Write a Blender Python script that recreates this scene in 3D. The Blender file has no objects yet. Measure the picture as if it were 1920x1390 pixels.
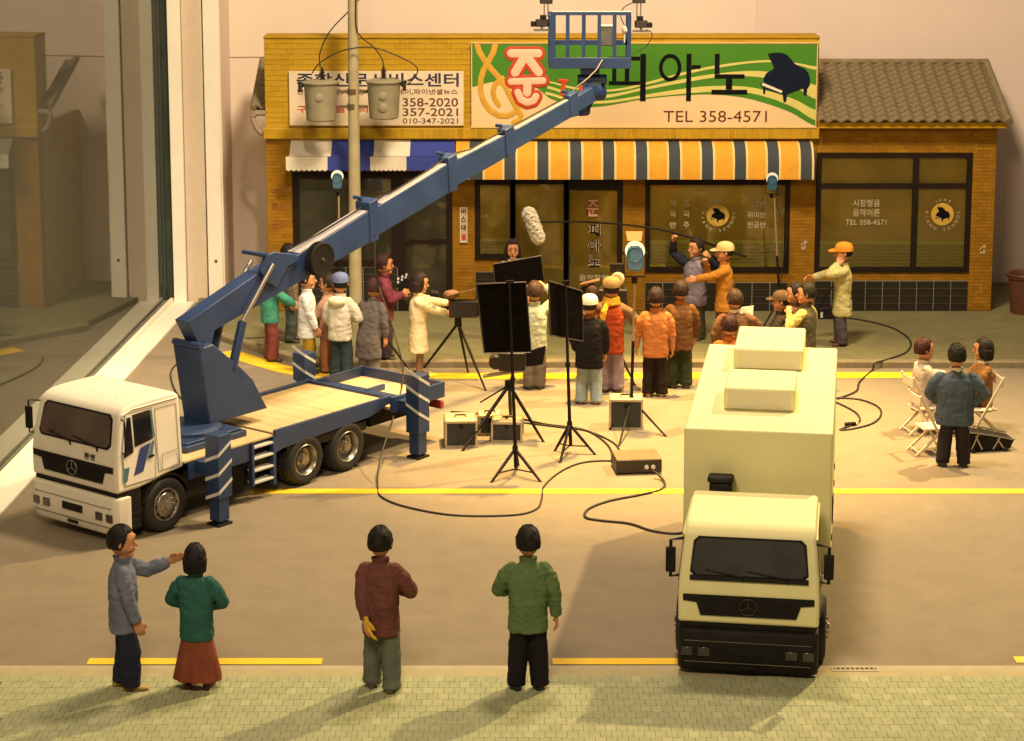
import bpy, bmesh, math, random
from mathutils import Vector, Matrix, noise
random.seed(7)
sc = bpy.context.scene
COL = sc.collection
PI = math.pi
R = math.radians
# ------------------------------------------------------------------ camera
F_PX, U0, V0, HOR, CAM_H = 4200.0, 960.0, 400.0, -330.0, 8.6
PITCH = math.atan((V0 - HOR) / F_PX)
cd = bpy.data.cameras.new('camera')
cam = bpy.data.objects.new('camera', cd); COL.objects.link(cam)
cam.location = (0, 0, CAM_H); cam.rotation_euler = (PI / 2 - PITCH, 0, 0)
cd.sensor_width = 36; cd.sensor_fit = 'HORIZONTAL'; cd.lens = 36 * F_PX / 1920
cd.shift_y = -(695 - V0) / 1920; cd.clip_start = 0.5; cd.clip_end = 300
sc.camera = cam
# ------------------------------------------------------------------ world and lamps (museum case, warm spots)
w = bpy.data.worlds.new('World'); sc.world = w; w.use_nodes = True
w.node_tree.nodes['Background'].inputs[0].default_value = (1.0, 0.80, 0.60, 1)
w.node_tree.nodes['Background'].inputs[1].default_value = 0.12
sc.view_settings.view_transform = 'Standard'; sc.view_settings.look = 'None'
sc.view_settings.exposure = 0.3; sc.view_settings.gamma = 1.0

def lamp(name, kind, loc, target, energy, color, size=0.4, angle=60, blend=0.6):
    l = bpy.data.lights.new(name, kind); l.energy = energy; l.color = color
    if kind == 'SPOT': l.spot_size = R(angle); l.spot_blend = blend; l.shadow_soft_size = size
    if kind == 'AREA': l.shape = 'DISK'; l.size = size
    o = bpy.data.objects.new(name, l); COL.objects.link(o); o.location = loc
    d = Vector(target) - Vector(loc); o.rotation_euler = d.to_track_quat('-Z', 'Y').to_euler()
    return o
# key: halogen track spot high on the right, behind the lorries
lamp('halogen_spot', 'SPOT', (10.5, 34.0, 14.0), (1.0, 28.0, 0), 13500, (1.0, 0.74, 0.34), 0.22, 74, 0.7)
# second halogen spot over the middle of the street
lamp('halogen_spot', 'SPOT', (1.5, 33.5, 14.0), (2.0, 31.2, 0), 21500, (1.0, 0.60, 0.165), 0.3, 44, 0.9)
# cooler spot lighting the crane lorry and the left wall
lamp('halogen_spot', 'SPOT', (-1.5, 24.0, 14.0), (-5.2, 33.5, 1.8), 7600, (1.0, 0.79, 0.55), 0.3, 42, 1.0)
# wide overhead fill: case ceiling on the shop front, then an added front fill
lamp('overhead_fill', 'AREA', (1.5, 28.5, 16.0), (1.0, 38.0, 3), 3050, (1.0, 0.77, 0.51), 3.0)
lamp('overhead_fill', 'AREA', (-2.0, 9.0, 14.0), (0.0, 26.0, 1), 1500, (1.0, 0.77, 0.48), 4.0)  # added lamp: brightens lorry fronts and shop glass, no such fitting known

# ------------------------------------------------------------------ pixel <-> world
CP, SP = math.cos(PITCH), math.sin(PITCH)
def ray(u, v):
    a = (u - U0) / F_PX; b = (v - V0) / F_PX
    return Vector((a, CP - b * SP, -SP - b * CP))
CAM = Vector((0, 0, CAM_H))
def G(u, v, z=0.0):
    d = ray(u, v); return CAM + d * ((z - CAM_H) / d.z)
def PY(u, v, Y):
    d = ray(u, v); return CAM + d * (Y / d.y)
YF = 38.8            # shop front plane
YW = 41.3            # back wall of the case

# ------------------------------------------------------------------ materials
MATS = {}
def mat(name, col, rough=0.6, metal=0.0, amt=0.12, ns=6.0, bump=0.0, bs=40.0, spec=0.5, coat=0.0, trans=0.0, detail=4.0, emit=0.0):
    if name in MATS: return MATS[name]
    m = bpy.data.materials.new(name); m.use_nodes = True; nt = m.node_tree; N = nt.nodes; L = nt.links
    b = N['Principled BSDF']; b.inputs['Roughness'].default_value = rough; b.inputs['Metallic'].default_value = metal
    b.inputs['Specular IOR Level'].default_value = spec; b.inputs['Coat Weight'].default_value = coat
    b.inputs['Transmission Weight'].default_value = trans
    tc = N.new('ShaderNodeTexCoord')
    nz = N.new('ShaderNodeTexNoise'); nz.inputs['Scale'].default_value = ns; nz.inputs['Detail'].default_value = detail
    L.new(tc.outputs['Object'], nz.inputs['Vector'])
    rp = N.new('ShaderNodeValToRGB'); e = rp.color_ramp.elements
    e[0].position = 0.3; e[1].position = 0.7
    e[0].color = tuple(c * (1 - amt) for c in col) + (1,); e[1].color = tuple(min(1, c * (1 + amt)) for c in col) + (1,)
    L.new(nz.outputs['Fac'], rp.inputs['Fac']); L.new(rp.outputs['Color'], b.inputs['Base Color'])
    if bump:
        n2 = N.new('ShaderNodeTexNoise'); n2.inputs['Scale'].default_value = bs; n2.inputs['Detail'].default_value = 3
        L.new(tc.outputs['Object'], n2.inputs['Vector'])
        bp = N.new('ShaderNodeBump'); bp.inputs['Strength'].default_value = bump; bp.inputs['Distance'].default_value = 0.01
        L.new(n2.outputs['Fac'], bp.inputs['Height']); L.new(bp.outputs['Normal'], b.inputs['Normal'])
    if emit:
        b.inputs['Emission Color'].default_value = tuple(col) + (1,); b.inputs['Emission Strength'].default_value = emit
    MATS[name] = m
    return m

# ------------------------------------------------------------------ mesh builder
ROOTM = {}
def rootm(o):
    return ROOTM.get(o.name, Matrix()) if o else Matrix()

class MB:
    def __init__(s): s.v = []; s.f = []; s.mi = []; s.cur = 0
    def add(s, vs, fs):
        k = len(s.v); s.v += [Vector(p) for p in vs]
        for f in fs: s.f.append([i + k for i in f]); s.mi.append(s.cur)
    def box(s, x0, x1, y0, y1, z0, z1, M=None):
        p = [Vector((x, y, z)) for z in (z0, z1) for y in (y0, y1) for x in (x0, x1)]
        if M: p = [M @ q for q in p]
        s.add(p, [(0, 2, 3, 1), (4, 5, 7, 6), (0, 1, 5, 4), (2, 6, 7, 3), (0, 4, 6, 2), (1, 3, 7, 5)])
    def bar(s, a, b, w, h, up=(0, 0, 1)):
        a = Vector(a); b = Vector(b); d = b - a; L = d.length; d.normalize(); up = Vector(up)
        x = d.cross(up)
        if x.length < 1e-4: x = d.cross(Vector((1, 0, 0)))
        x.normalize(); z = x.cross(d)
        M = Matrix((x, d, z)).transposed().to_4x4(); M.translation = a
        s.box(-w / 2, w / 2, 0, L, -h / 2, h / 2, M)
    def prism(s, poly, off):
        """poly: list of 3D points (planar), off: extrusion vector"""
        n = len(poly); off = Vector(off); P = [Vector(p) for p in poly]
        s.add(P + [p + off for p in P], [list(range(n))[::-1], list(range(n, 2 * n))] + [(i, (i + 1) % n, (i + 1) % n + n, i + n) for i in range(n)])
    def flat(s, poly): s.add(poly, [list(range(len(poly)))])
    def loft(s, rings, cap=True):
        n = len(rings[0]); fs = []
        for r in range(len(rings) - 1):
            for i in range(n):
                j = (i + 1) % n; fs.append((r * n + i, r * n + j, (r + 1) * n + j, (r + 1) * n + i))
        if cap: fs += [list(range(n))[::-1], [(len(rings) - 1) * n + i for i in range(n)]]
        s.add([p for r in rings for p in r], fs)
    def tube(s, pts, r, n=8, cap=True):
        pts = [Vector(p) for p in pts]; m = len(pts)
        rs = r if isinstance(r, (list, tuple)) else [r] * m
        T = []
        for i in range(m):
            t = pts[min(i + 1, m - 1)] - pts[max(i - 1, 0)]
            T.append(t.normalized() if t.length > 1e-9 else Vector((0, 0, 1)))
        a = T[0].cross(Vector((0, 0, 1)))
        if a.length < 1e-3: a = T[0].cross(Vector((0, 1, 0)))
        a.normalize(); rings = []
        for i in range(m):
            a = a - T[i] * a.dot(T[i])
            if a.length < 1e-6: a = T[i].orthogonal()
            a.normalize(); b = T[i].cross(a)
            rings.append([pts[i] + (a * math.cos(2 * PI * k / n) + b * math.sin(2 * PI * k / n)) * rs[i] for k in range(n)])
        s.loft(rings, cap)
    def cyl(s, a, b, r0, r1=None, n=16): s.tube([a, b], [r0, r0 if r1 is None else r1], n)
    def capsule(s, a, r0, b, r1, n=10):
        a = Vector(a); b = Vector(b); d = b - a
        d = d.normalized() if d.length > 1e-6 else Vector((0, 0, 1))
        pts = []; rs = []
        for t in (-0.98, -0.75, -0.4): pts.append(a + d * t * r0); rs.append(r0 * math.sqrt(1 - t * t))
        pts += [a, b]; rs += [r0, r1]
        for t in (0.4, 0.75, 0.98): pts.append(b + d * t * r1); rs.append(r1 * math.sqrt(1 - t * t))
        s.tube(pts, rs, n)
    def ball(s, c, rx, ry=None, rz=None, n=12, m=8, fn=None):
        ry = ry or rx; rz = rz or rx; c = Vector(c); rings = []
        for i in range(1, m):
            th = PI * i / m
            ring = []
            for k in range(n):
                d = Vector((math.sin(th) * math.cos(2 * PI * k / n), math.sin(th) * math.sin(2 * PI * k / n), -math.cos(th)))
                f = fn(d) if fn else 1.0
                ring.append(c + Vector((d.x * rx * f, d.y * ry * f, d.z * rz * f)))
            rings.append(ring)
        k0 = len(s.v); s.loft(rings, False)
        lo = c + Vector((0, 0, -rz * (fn(Vector((0, 0, -1))) if fn else 1))); hi = c + Vector((0, 0, rz * (fn(Vector((0, 0, 1))) if fn else 1)))
        s.v += [lo, hi]; a = len(s.v) - 2
        for k in range(n):
            j = (k + 1) % n
            s.f.append([a, k0 + j, k0 + k]); s.mi.append(s.cur)
            q = k0 + (m - 2) * n; s.f.append([a + 1, q + k, q + j]); s.mi.append(s.cur)
    def lathe(s, prof, n=24, M=None):
        rings = []
        for r, z in prof:
            ring = [Vector((r * math.cos(2 * PI * k / n), r * math.sin(2 * PI * k / n), z)) for k in range(n)]
            rings.append([M @ p for p in ring] if M else ring)
        s.loft(rings, True)
    def xf(s, M): s.v = [M @ p for p in s.v]; return s
    def obj(s, name, mats, parent=None, smooth=None, bevel=0.0, seg=2, world=False, label=None, kind=None):
        me = bpy.data.meshes.new(name)
        vs = s.v
        if world and parent:
            I = rootm(parent).inverted(); vs = [I @ p for p in vs]
        me.from_pydata([tuple(p) for p in vs], [], s.f)
        bm = bmesh.new(); bm.from_mesh(me); bmesh.ops.recalc_face_normals(bm, faces=bm.faces); bm.to_mesh(me); bm.free()
        if not isinstance(mats, (list, tuple)): mats = [mats]
        for m in mats: me.materials.append(m)
        if len(mats) > 1: me.polygons.foreach_set('material_index', s.mi)
        if smooth is not None:
            me.shade_smooth(); me.set_sharp_from_angle(angle=R(smooth))
        o = link(name, me, parent)
        if bevel:
            b = o.modifiers.new('bevel', 'BEVEL'); b.width = bevel; b.segments = seg; b.limit_method = 'ANGLE'; b.angle_limit = R(35); b.use_clamp_overlap = True
            if smooth is None: me.shade_smooth(); me.set_sharp_from_angle(angle=R(40))
        if label: o['label'] = label
        if kind: o['kind'] = kind
        return o

def link(name, me, parent=None):
    o = bpy.data.objects.new(name, me); COL.objects.link(o)
    if parent: o.parent = parent; ROOTM[o.name] = rootm(parent)
    return o
def E(name, label, cat, loc=(0, 0, 0), rz=0.0, group=None, scale=1.0):
    o = bpy.data.objects.new(name, None); COL.objects.link(o); o.empty_display_size = 0.2
    o.location = loc; o.rotation_euler = (0, 0, rz); o.scale = (scale,) * 3
    ROOTM[o.name] = Matrix.Translation(Vector(loc)) @ Matrix.Rotation(rz, 4, 'Z') @ Matrix.Scale(scale, 4)
    o['label'] = label; o['category'] = cat
    if group: o['group'] = group
    return o
def T(o, label, cat, group=None):
    o['label'] = label; o['category'] = cat
    if group: o['group'] = group
    return o
def S(o): o['kind'] = 'structure'; return o

TXT = {}
def text_mesh(body, bold=0.0, extr=0.02, align='CENTER', spacing=1.0):
    c = bpy.data.curves.new('lettering', 'FONT'); c.body = body; c.size = 1.0; c.offset = bold; c.extrude = extr
    c.align_x = align; c.space_character = spacing; c.resolution_u = 3
    o = bpy.data.objects.new('lettering', c); COL.objects.link(o)
    dg = bpy.context.evaluated_depsgraph_get()
    me = bpy.data.meshes.new_from_object(o.evaluated_get(dg)); bpy.data.objects.remove(o); bpy.data.curves.remove(c)
    vs = [v.co.copy() for v in me.vertices]; fs = [list(p.vertices) for p in me.polygons]; bpy.data.meshes.remove(me)
    return vs, fs
def put_text(mb, body, u0, u1, v0, v1, Y, bold=0.0, align='CENTER', keep=False):
    """text filling the pixel box on the vertical plane y=Y, facing the street"""
    vs, fs = text_mesh(body, bold)
    x0 = min(p.x for p in vs); x1 = max(p.x for p in vs); y0 = min(p.y for p in vs); y1 = max(p.y for p in vs)
    A = PY(u0, v1, Y); B = PY(u1, v0, Y)
    sx = (B.x - A.x) / (x1 - x0); sz = (B.z - A.z) / max(1e-6, y1 - y0)
    if keep: sx = min(sx, sz)
    ox = A.x if not keep else (A.x + B.x) / 2 - sx * (x1 - x0) / 2
    mb.add([Vector((ox + (p.x - x0) * sx, Y - p.z * 0.1, A.z + (p.y - y0) * sz)) for p in vs], fs)
def arc_text(mb, body, c, r, a0, a1, size, Y, inward=False):
    n = len(body)
    for i, ch in enumerate(body):
        if ch == ' ': continue
        a = R(a0 + (a1 - a0) * i / max(1, n - 1))
        vs, fs = text_mesh(ch, 0.01)
        xm = (min(p.x for p in vs) + max(p.x for p in vs)) / 2
        rot = a - PI / 2 if not inward else a + PI / 2
        px = c[0] + r * math.cos(a); pz = c[1] + r * math.sin(a)
        out = []
        for p in vs:
            x = (p.x - xm) * size; z = (p.y - 0.35) * size
            out.append(Vector((px + x * math.cos(rot) - z * math.sin(rot), Y - p.z * 0.1, pz + x * math.sin(rot) + z * math.cos(rot))))
        mb.add(out, fs)
def stroke(mb, pts, width, Y, depth=0.006, n=10):
    """rounded flat raised stroke along pixel polyline on plane y=Y; width in px"""
    P = [PY(u, v, Y) for u, v in pts]; k = (PY(1, 300, Y) - PY(0, 300, Y)).x; r = width * k / 2
    t = MB()
    for a, b in zip(P[:-1], P[1:]): t.capsule(a, r, b, r * 1.003, n)
    sq = depth / r
    for p in t.v: p.y = Y + (p.y - Y) * sq
    mb.add(t.v, t.f)
# ================================================================== SETTING
M_road = mat('asphalt_board', (0.245, 0.20, 0.14), 0.85, amt=0.11, ns=2.2, bump=0.3, bs=110, spec=0.2, detail=15.0)
nt_r = M_road.node_tree; [setattr(n.inputs['Roughness'], 'default_value', .72) for n in nt_r.nodes if n.type == 'TEX_NOISE' and n.inputs['Detail'].default_value > 10]
M_line = mat('yellow_paint', (0.85, 0.55, 0.02), 0.6, amt=0.06, ns=9)
M_paver = mat('paver_olive', (0.355, 0.37, 0.215), 0.85, amt=0.10, ns=7, bump=0.2, bs=60, spec=0.25)
M_paver2 = mat('paver_pale', (0.40, 0.405, 0.24), 0.85, amt=0.10, ns=7, bump=0.2, bs=60, spec=0.25)
M_joint = mat('paver_joint', (0.27, 0.265, 0.15), 0.9)
M_kerb = mat('kerb_concrete', (0.42, 0.36, 0.24), 0.8, amt=0.08, ns=12, bump=0.2, bs=80)
M_kerbd = mat('kerb_dark', (0.16, 0.13, 0.08), 0.85, amt=0.15, ns=10, bump=0.2)
M_wall = mat('case_wall', (0.76, 0.65, 0.54), 0.9, amt=0.03, ns=0.8, bump=0.06, bs=120, spec=0.2)
M_frame = mat('case_frame', (0.84, 0.79, 0.66), 0.5, amt=0.03, ns=3)

m = MB(); m.box(-9, 17, 14, YW, -0.4, 0.0); S(m.obj('road', M_road))
# back pavement: raised slab, its kerb bends away at the left end
KB = [(1990, 692), (1760, 691), (1300, 690), (900, 690), (640, 690), (585, 688), (540, 679), (490, 664), (430, 646), (360, 622)]
kp = [G(u, v) for u, v in KB]
kp[0].x = 16.5
def offset(path, d):
    out = []
    for i, p in enumerate(path):
        t = path[min(i + 1, len(path) - 1)] - path[max(i - 1, 0)]; t.z = 0; t.normalize()
        out.append(p + Vector((t.y, -t.x, 0)) * d)
    return out
back = offset(kp, 0.16)
def poly_prism(path, z0, z1, mb):
    mb.prism([Vector((p.x, p.y, z0)) for p in path], (0, 0, z1 - z0))
mb = MB(); mb.prism([Vector((p.x, p.y, 0.002)) for p in back] + [Vector((-5.9, YW - .01, 0.002)), Vector((16.5, YW - .01, 0.002))], (0, 0, 0.096))
mp = mat('pavement_blocks', (0.20, 0.18, 0.085), 0.85, amt=0.12, ns=2.0, bump=0.1, spec=0.25)
nt = mp.node_tree; bt = nt.nodes.new('ShaderNodeTexBrick'); bt.inputs['Scale'].default_value = 5.0; bt.inputs['Mortar Size'].default_value = 0.02
bt.inputs['Color1'].default_value = (1, 1, 1, 1); bt.inputs['Color2'].default_value = (0.88, 0.88, 0.86, 1); bt.inputs['Mortar'].default_value = (0.72, 0.72, 0.68, 1)
mx = nt.nodes.new('ShaderNodeMix'); mx.data_type = 'RGBA'; mx.blend_type = 'MULTIPLY'; mx.inputs[0].default_value = 1
nt.links.new(nt.nodes['Texture Coordinate'].outputs['Object'], bt.inputs['Vector'])
rp = nt.nodes['Color Ramp']; nt.links.new(rp.outputs['Color'], mx.inputs[6]); nt.links.new(bt.outputs['Color'], mx.inputs[7])
nt.links.new(mx.outputs[2], nt.nodes['Principled BSDF'].inputs['Base Color'])
S(mb.obj('back_pavement', mp))
mb = MB(); rk = list(zip(kp, back))
mb.loft([[Vector((a.x, a.y, 0)), Vector((a.x, a.y, 0.095)), Vector((a.x, a.y + 0.02, 0.11)), Vector((b.x, b.y, 0.11)), Vector((b.x, b.y, 0))] for a, b in rk])
S(mb.obj('kerb', mat('back_kerb', (0.24, 0.19, 0.11), 0.85, amt=0.15, ns=8, bump=0.2)))
# front pavement with single interlocking pavers
YK = 21.98; YP = 21.62
mb = MB(); mb.box(-9, 17, 17.0, YP, 0.0, 0.055); front = S(mb.obj('front_pavement', M_joint))
mb = MB(); mb.box(-9, 17, YP + .002, YK - .14, 0, 0.055); S(mb.obj('kerb', mat('kerb_back_strip', (0.40, 0.34, 0.19), 0.85, amt=.08, ns=6)))
mb = MB(); mb.box(-9, 17, YK - .138, YK, 0, 0.045); S(mb.obj('kerb', M_kerb, bevel=.012))
PW, PD = 0.105, 0.155
def paver_shape(mb, x, y, z0=0.056, z1=0.07):
    w, d = PW / 2 - .002, PD / 2 - .002; q = .006
    pl = [(-w, -d + q), (-w + q, -d), (w - q, -d), (w, -d + q), (w, d - q), (w - q, d), (-w + q, d), (-w, d - q)]
    mb.prism([Vector((x + a, y + b, z0)) for a, b in pl], (0, 0, z1 - z0))
pm = []
for mm in (M_paver, M_paver2):
    t = MB(); paver_shape(t, 0, 0, 0, .014); o = t.obj('paver', mm); pm.append(o.data); bpy.data.objects.remove(o)
cells = []
nrow = int((YP - 19.55) / PD)
for r in range(nrow):
    y = 19.6 + (r + .5) * PD
    half = (y / F_PX) * 1010
    n = int(half / PW) + 1
    for c in range(-n, n + 1):
        x = (c + (0.5 if r % 2 else 0)) * PW
        if y + PD / 2 < YP: cells.append((y, abs(x), x))
cells.sort(key=lambda t: (round(t[0], 3), t[1]))
rest = MB()
for i, (y, _, x) in enumerate(cells):
    pale = random.random() < 0.13
    if i < 296:
        o = link('paver', pm[1 if pale else 0], front); o.location = (x, y, .056 + random.uniform(-.001, .0012))
    else:
        rest.cur = 1 if pale else 0; dz = random.uniform(-.001, .0012); paver_shape(rest, x, y, .056, .07 + dz)
o = rest.obj('paver_field', [M_paver, M_paver2], front); o['kind'] = 'stuff'
# road markings
def marking(u0, v0, u1, v1, wid):
    a = G(u0, v0); b = G(u1, v1); mb = MB(); mb.box(a.x, b.x, a.y - wid / 2, a.y + wid / 2, .004, .007); return S(mb.obj('road_marking', M_line))
a = G(470, 922); mb = MB(); mb.box(a.x, 16.5, a.y - .105, a.y + .105, .004, .007); S(mb.obj('road_marking', M_line))
marking(165, 1241, 604, 1241, .17); marking(1036, 1241, 1290, 1241, .17); marking(1903, 1238, 2100, 1238, .17)
yl = [(1760, 709), (1300, 710), (900, 711), (640, 710), (575, 708), (520, 698), (468, 683), (405, 663)]
yp = [G(u, v, .004) for u, v in yl]
mb = MB(); yb = offset(yp, .38); mb.loft([[a, b, b + Vector((0, 0, .003)), a + Vector((0, 0, .003))] for a, b in zip(yp, yb)]); S(mb.obj('road_marking', M_line))
# drain grates
M_iron = mat('cast_iron', (0.10, 0.085, 0.06), 0.6, 0.4, amt=.2, ns=20)
def grate(u, v, w, d, z, label):
    c = G(u, v, z); e = E('drain_grate', label, 'drain grate', c, group='drain grates along the kerbs')
    mb = MB(); mb.box(-w / 2, w / 2, -d / 2, -d / 2 + .02, 0, .014); mb.box(-w / 2, w / 2, d / 2 - .02, d / 2, 0, .014)
    mb.box(-w / 2, -w / 2 + .02, -d / 2 + .02, d / 2 - .02, 0, .014); mb.box(w / 2 - .02, w / 2, -d / 2 + .02, d / 2 - .02, 0, .014)
    mb.obj('frame', M_kerb, e)
    mb = MB(); mb.box(-w / 2 + .021, w / 2 - .021, -d / 2 + .021, d / 2 - .021, 0.001, .003); mb.obj('pit_shade_sheet', mat('pit_shade_black', (.012, .01, .008), .9), e)  # thin black sheet paints the shade under the slats, no depth below
    n = 9; proto = None
    for i in range(n):
        x = -w / 2 + .02 + (w - .04) * (i + .5) / n
        if proto is None:
            t = MB(); t.box(-.008, .008, -d / 2 + .012, d / 2 - .022, .004, .013); s_ = t.obj('slat', M_kerb, e); proto = s_.data
        else: s_ = link('slat', proto, e)
        s_.location.x = x
grate(1603, 1257, .48, .12, .047, 'small drain grate set in the front kerb beside the box lorry')
grate(1735, 699, .42, .13, .008, 'drain grate at the back kerb behind the seated pair on folding chairs')
grate(783, 699, .42, .13, .008, 'drain grate at the back kerb by the feet of the cream-coated camera woman')
# walls of the case and of the hall outside it
mb = MB(); mb.box(-5.55, 4.5, YW, YW + .2, -.4, 7.5); S(mb.obj('back_wall', M_wall))
mb = MB(); mb.box(4.503, 17, YW + .012, YW + .2, -.4, 7.5); S(mb.obj('back_wall', mat('case_wall_shaded', (0.72, 0.60, 0.52), 0.9, amt=0.03, ns=.8, bump=.06, bs=120, spec=.2)))  # shading of the right stretch of wall is put into this greyer colour
mb = MB(); mb.tube([(-5.5, YW - .01, 4.35), (4.4, YW - .01, 4.42)], .008, 6); T(mb.obj('wall_wire', mat('thin_wire', (.45, .36, .27), .6)), 'thin pale wire stretched along the back wall above the brick shop', 'wire')
mb = MB(); mb.box(-30, -9.3, 2, 60, -1.2, -1.0); S(mb.obj('hall_floor', mat('hall_floor', (.30, .27, .22), .5, amt=.2, ns=.6)))
mb = MB(); mb.box(-30, -5.7, 56, 56.2, -1.2, 12); S(mb.obj('hall_wall', mat('hall_wall', (.42, .33, .25), .9, amt=.1, ns=.4)))
# glass side of the case
A0 = G(364, 572); B0 = G(0, 970); dx = (A0 - B0).normalized(); nx = Vector((-dx.y, dx.x, 0)); 
C0 = B0 - dx * 14
case = E('display_case', 'glazed cream framed side wall of the museum display case beside the crane lorry', 'display case', A0)
def strip(name, o0, o1, z0, z1, m, ext=0.06, bevel=.01, L0=C0):
    mb = MB(); e = A0 + dx * ext
    mb.prism([L0 + nx * o0 + Vector((0, 0, z0)), e + nx * o0 + Vector((0, 0, z0)), e + nx * o1 + Vector((0, 0, z0)), L0 + nx * o1 + Vector((0, 0, z0))], (0, 0, z1 - z0))
    return mb.obj(name, m, case, bevel=bevel, world=True)
strip('sill', 0, .38, 0, .05, M_frame)
strip('glazing_bead', .382, .45, 0, .12, M_frame, bevel=.02)
strip('channel', .452, .50, 0, .07, M_frame)
strip('glazing_bead', .54, .62, 0, .12, M_frame, bevel=.02)
strip('sill', .622, 1.1, 0, .06, mat('outer_sill', (.45, .34, .22), .6))
g = bpy.data.materials.new('side_glass'); g.use_nodes = True; nt = g.node_tree; nt.nodes.clear()
o = nt.nodes.new('ShaderNodeOutputMaterial'); mix = nt.nodes.new('ShaderNodeMixShader'); tr = nt.nodes.new('ShaderNodeBsdfTransparent'); gl = nt.nodes.new('ShaderNodeBsdfGlossy')
fr = nt.nodes.new('ShaderNodeFresnel'); fr.inputs[0].default_value = 1.5; gl.inputs['Roughness'].default_value = .022; gl.inputs['Color'].default_value = (.92, .95, .92, 1); tr.inputs[0].default_value = (.86, .9, .87, 1)
nt.links.new(fr.outputs[0], mix.inputs[0]); nt.links.new(tr.outputs[0], mix.inputs[1]); nt.links.new(gl.outputs[0], mix.inputs[2]); mix2 = nt.nodes.new('ShaderNodeMixShader'); mix2.inputs[0].default_value = .03; df = nt.nodes.new('ShaderNodeBsdfDiffuse'); df.inputs[0].default_value = (.8, .78, .72, 1)
nt.links.new(mix.outputs[0], mix2.inputs[1]); nt.links.new(df.outputs[0], mix2.inputs[2]); nt.links.new(mix2.outputs[0], o.inputs[0])
mb = MB(); e = A0 + dx * .05
mb.prism([C0 + nx * .504 + Vector((0, 0, .02)), e + nx * .504 + Vector((0, 0, .02)), e + nx * .534 + Vector((0, 0, .02)), C0 + nx * .534 + Vector((0, 0, .02))], (0, 0, 8.0))
mb.obj('glass_pane', g, case, world=True)
def post(u0, u1, Y, m, d=.12, name='post', z0=0.0, bev=.012):
    a = PY(u0, 400, Y); b = PY(u1, 400, Y); mb = MB(); mb.box(a.x, b.x, Y, Y + d, z0, 8.2); return mb.obj(name, m, case, bevel=bev, world=True)
YC = A0.y + .06
post(307, 320.5, YC + .05, mat('glass_edge', (.025, .04, .025), .35, amt=.3, ns=3), name='glass_edge', bev=0)
post(322, 346, YC - .02, M_frame); post(348, 386, YC + .1, mat('wall_return', (.60, .50, .37), .8, amt=.04)); post(388, 416, YC + .06, M_frame)
mb = MB(); a = PY(405, 490, YC + .055); mb.cyl(a, a + Vector((0, -.01, 0)), .03, .022, 12); mb.obj('screw', M_iron, case, world=True)
mb = MB(); a = PY(416, 400, YC); mb.box(a.x + .02, -5.45, YC + .1, YW + .1, -.4, 7.5); mb.obj('wall_panel', M_wall, case, world=True)
# ================================================================== SHOP BUILDING
M_mortar = mat('mortar', (0.58, 0.37, 0.05), 0.9, amt=.1, ns=5)
M_brick = mat('ochre_brick', (0.46, 0.285, 0.014), 0.85, amt=.14, ns=3.0, bump=.25, bs=60, spec=.25)
M_brick2 = mat('ochre_brick_dark', (0.43, 0.25, 0.010), 0.85, amt=.14, ns=4.0, bump=.25, bs=60, spec=.25)
M_pb = mat('pier_brick', (0.31, 0.15, 0.010), 0.85, amt=.16, ns=3.0, bump=.25, bs=60, spec=.2)
M_pb2 = mat('pier_brick_dark', (0.28, 0.13, 0.008), 0.85, amt=.16, ns=4.0, bump=.25, bs=60, spec=.2)
M_plaster = mat('ochre_wall', (0.29, 0.14, 0.010), 0.85, amt=.15, ns=3, bump=.2, bs=70, spec=.25)
M_black = mat('black_frame', (0.016, 0.009, 0.006), 0.5, amt=.2, spec=.2)
M_tile = mat('dark_wall_tile', (0.02, 0.017, 0.012), 0.35, amt=.3, ns=5)
M_grout = mat('grout', (0.33, 0.30, 0.22), 0.85)
M_blind = mat('olive_blind', (0.60, 0.42, 0.055), 0.75, amt=.18, ns=1.2)
M_slat = mat('blind_slat', (0.40, 0.36, 0.025), 0.5, amt=.1)
M_slat2 = mat('blind_rail', (0.55, 0.55, 0.05), 0.5, amt=.1)
M_dark_in = mat('dim_interior', (0.13, 0.125, 0.09), 0.7, amt=.3, ns=1.5)  # flat dark colour standing in for the dim room behind the glass
bcx = PY(1180, 583, YF)
B = E('shop_building', 'ochre brick one storey music school shop with a parapet and tiled annex', 'building', (bcx.x, YF, .1))
gp = bpy.data.materials.new('window_glass'); gp.use_nodes = True; nt = gp.node_tree; nt.nodes.clear()
o_ = nt.nodes.new('ShaderNodeOutputMaterial'); mx_ = nt.nodes.new('ShaderNodeMixShader'); t_ = nt.nodes.new('ShaderNodeBsdfTransparent'); g_ = nt.nodes.new('ShaderNodeBsdfGlossy'); f_ = nt.nodes.new('ShaderNodeFresnel')
f_.inputs[0].default_value = 1.45; g_.inputs['Roughness'].default_value = .05; t_.inputs[0].default_value = (.9, .9, .86, 1)
nt.links.new(f_.outputs[0], mx_.inputs[0]); nt.links.new(t_.outputs[0], mx_.inputs[1]); nt.links.new(g_.outputs[0], mx_.inputs[2]); nt.links.new(mx_.outputs[0], o_.inputs[0])

def rect(u0, u1, v0, v1, Y=YF):
    c = PY((u0 + u1) / 2, (v0 + v1) / 2, Y)
    k = PY((u0 + u1) / 2 + 1, (v0 + v1) / 2, Y).x - c.x
    um = 350  # keep wall edges vertical: take x at mid height
    return PY(u0, um, Y).x, PY(u1, um, Y).x, PY(960, v1, Y).z, PY(960, v0, Y).z
def slab(mb, u0, u1, v0, v1, y0, y1, Y=YF):
    x0, x1, z0, z1 = rect(u0, u1, v0, v1, Y); mb.box(x0, x1, y0, y1, z0, z1)
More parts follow.
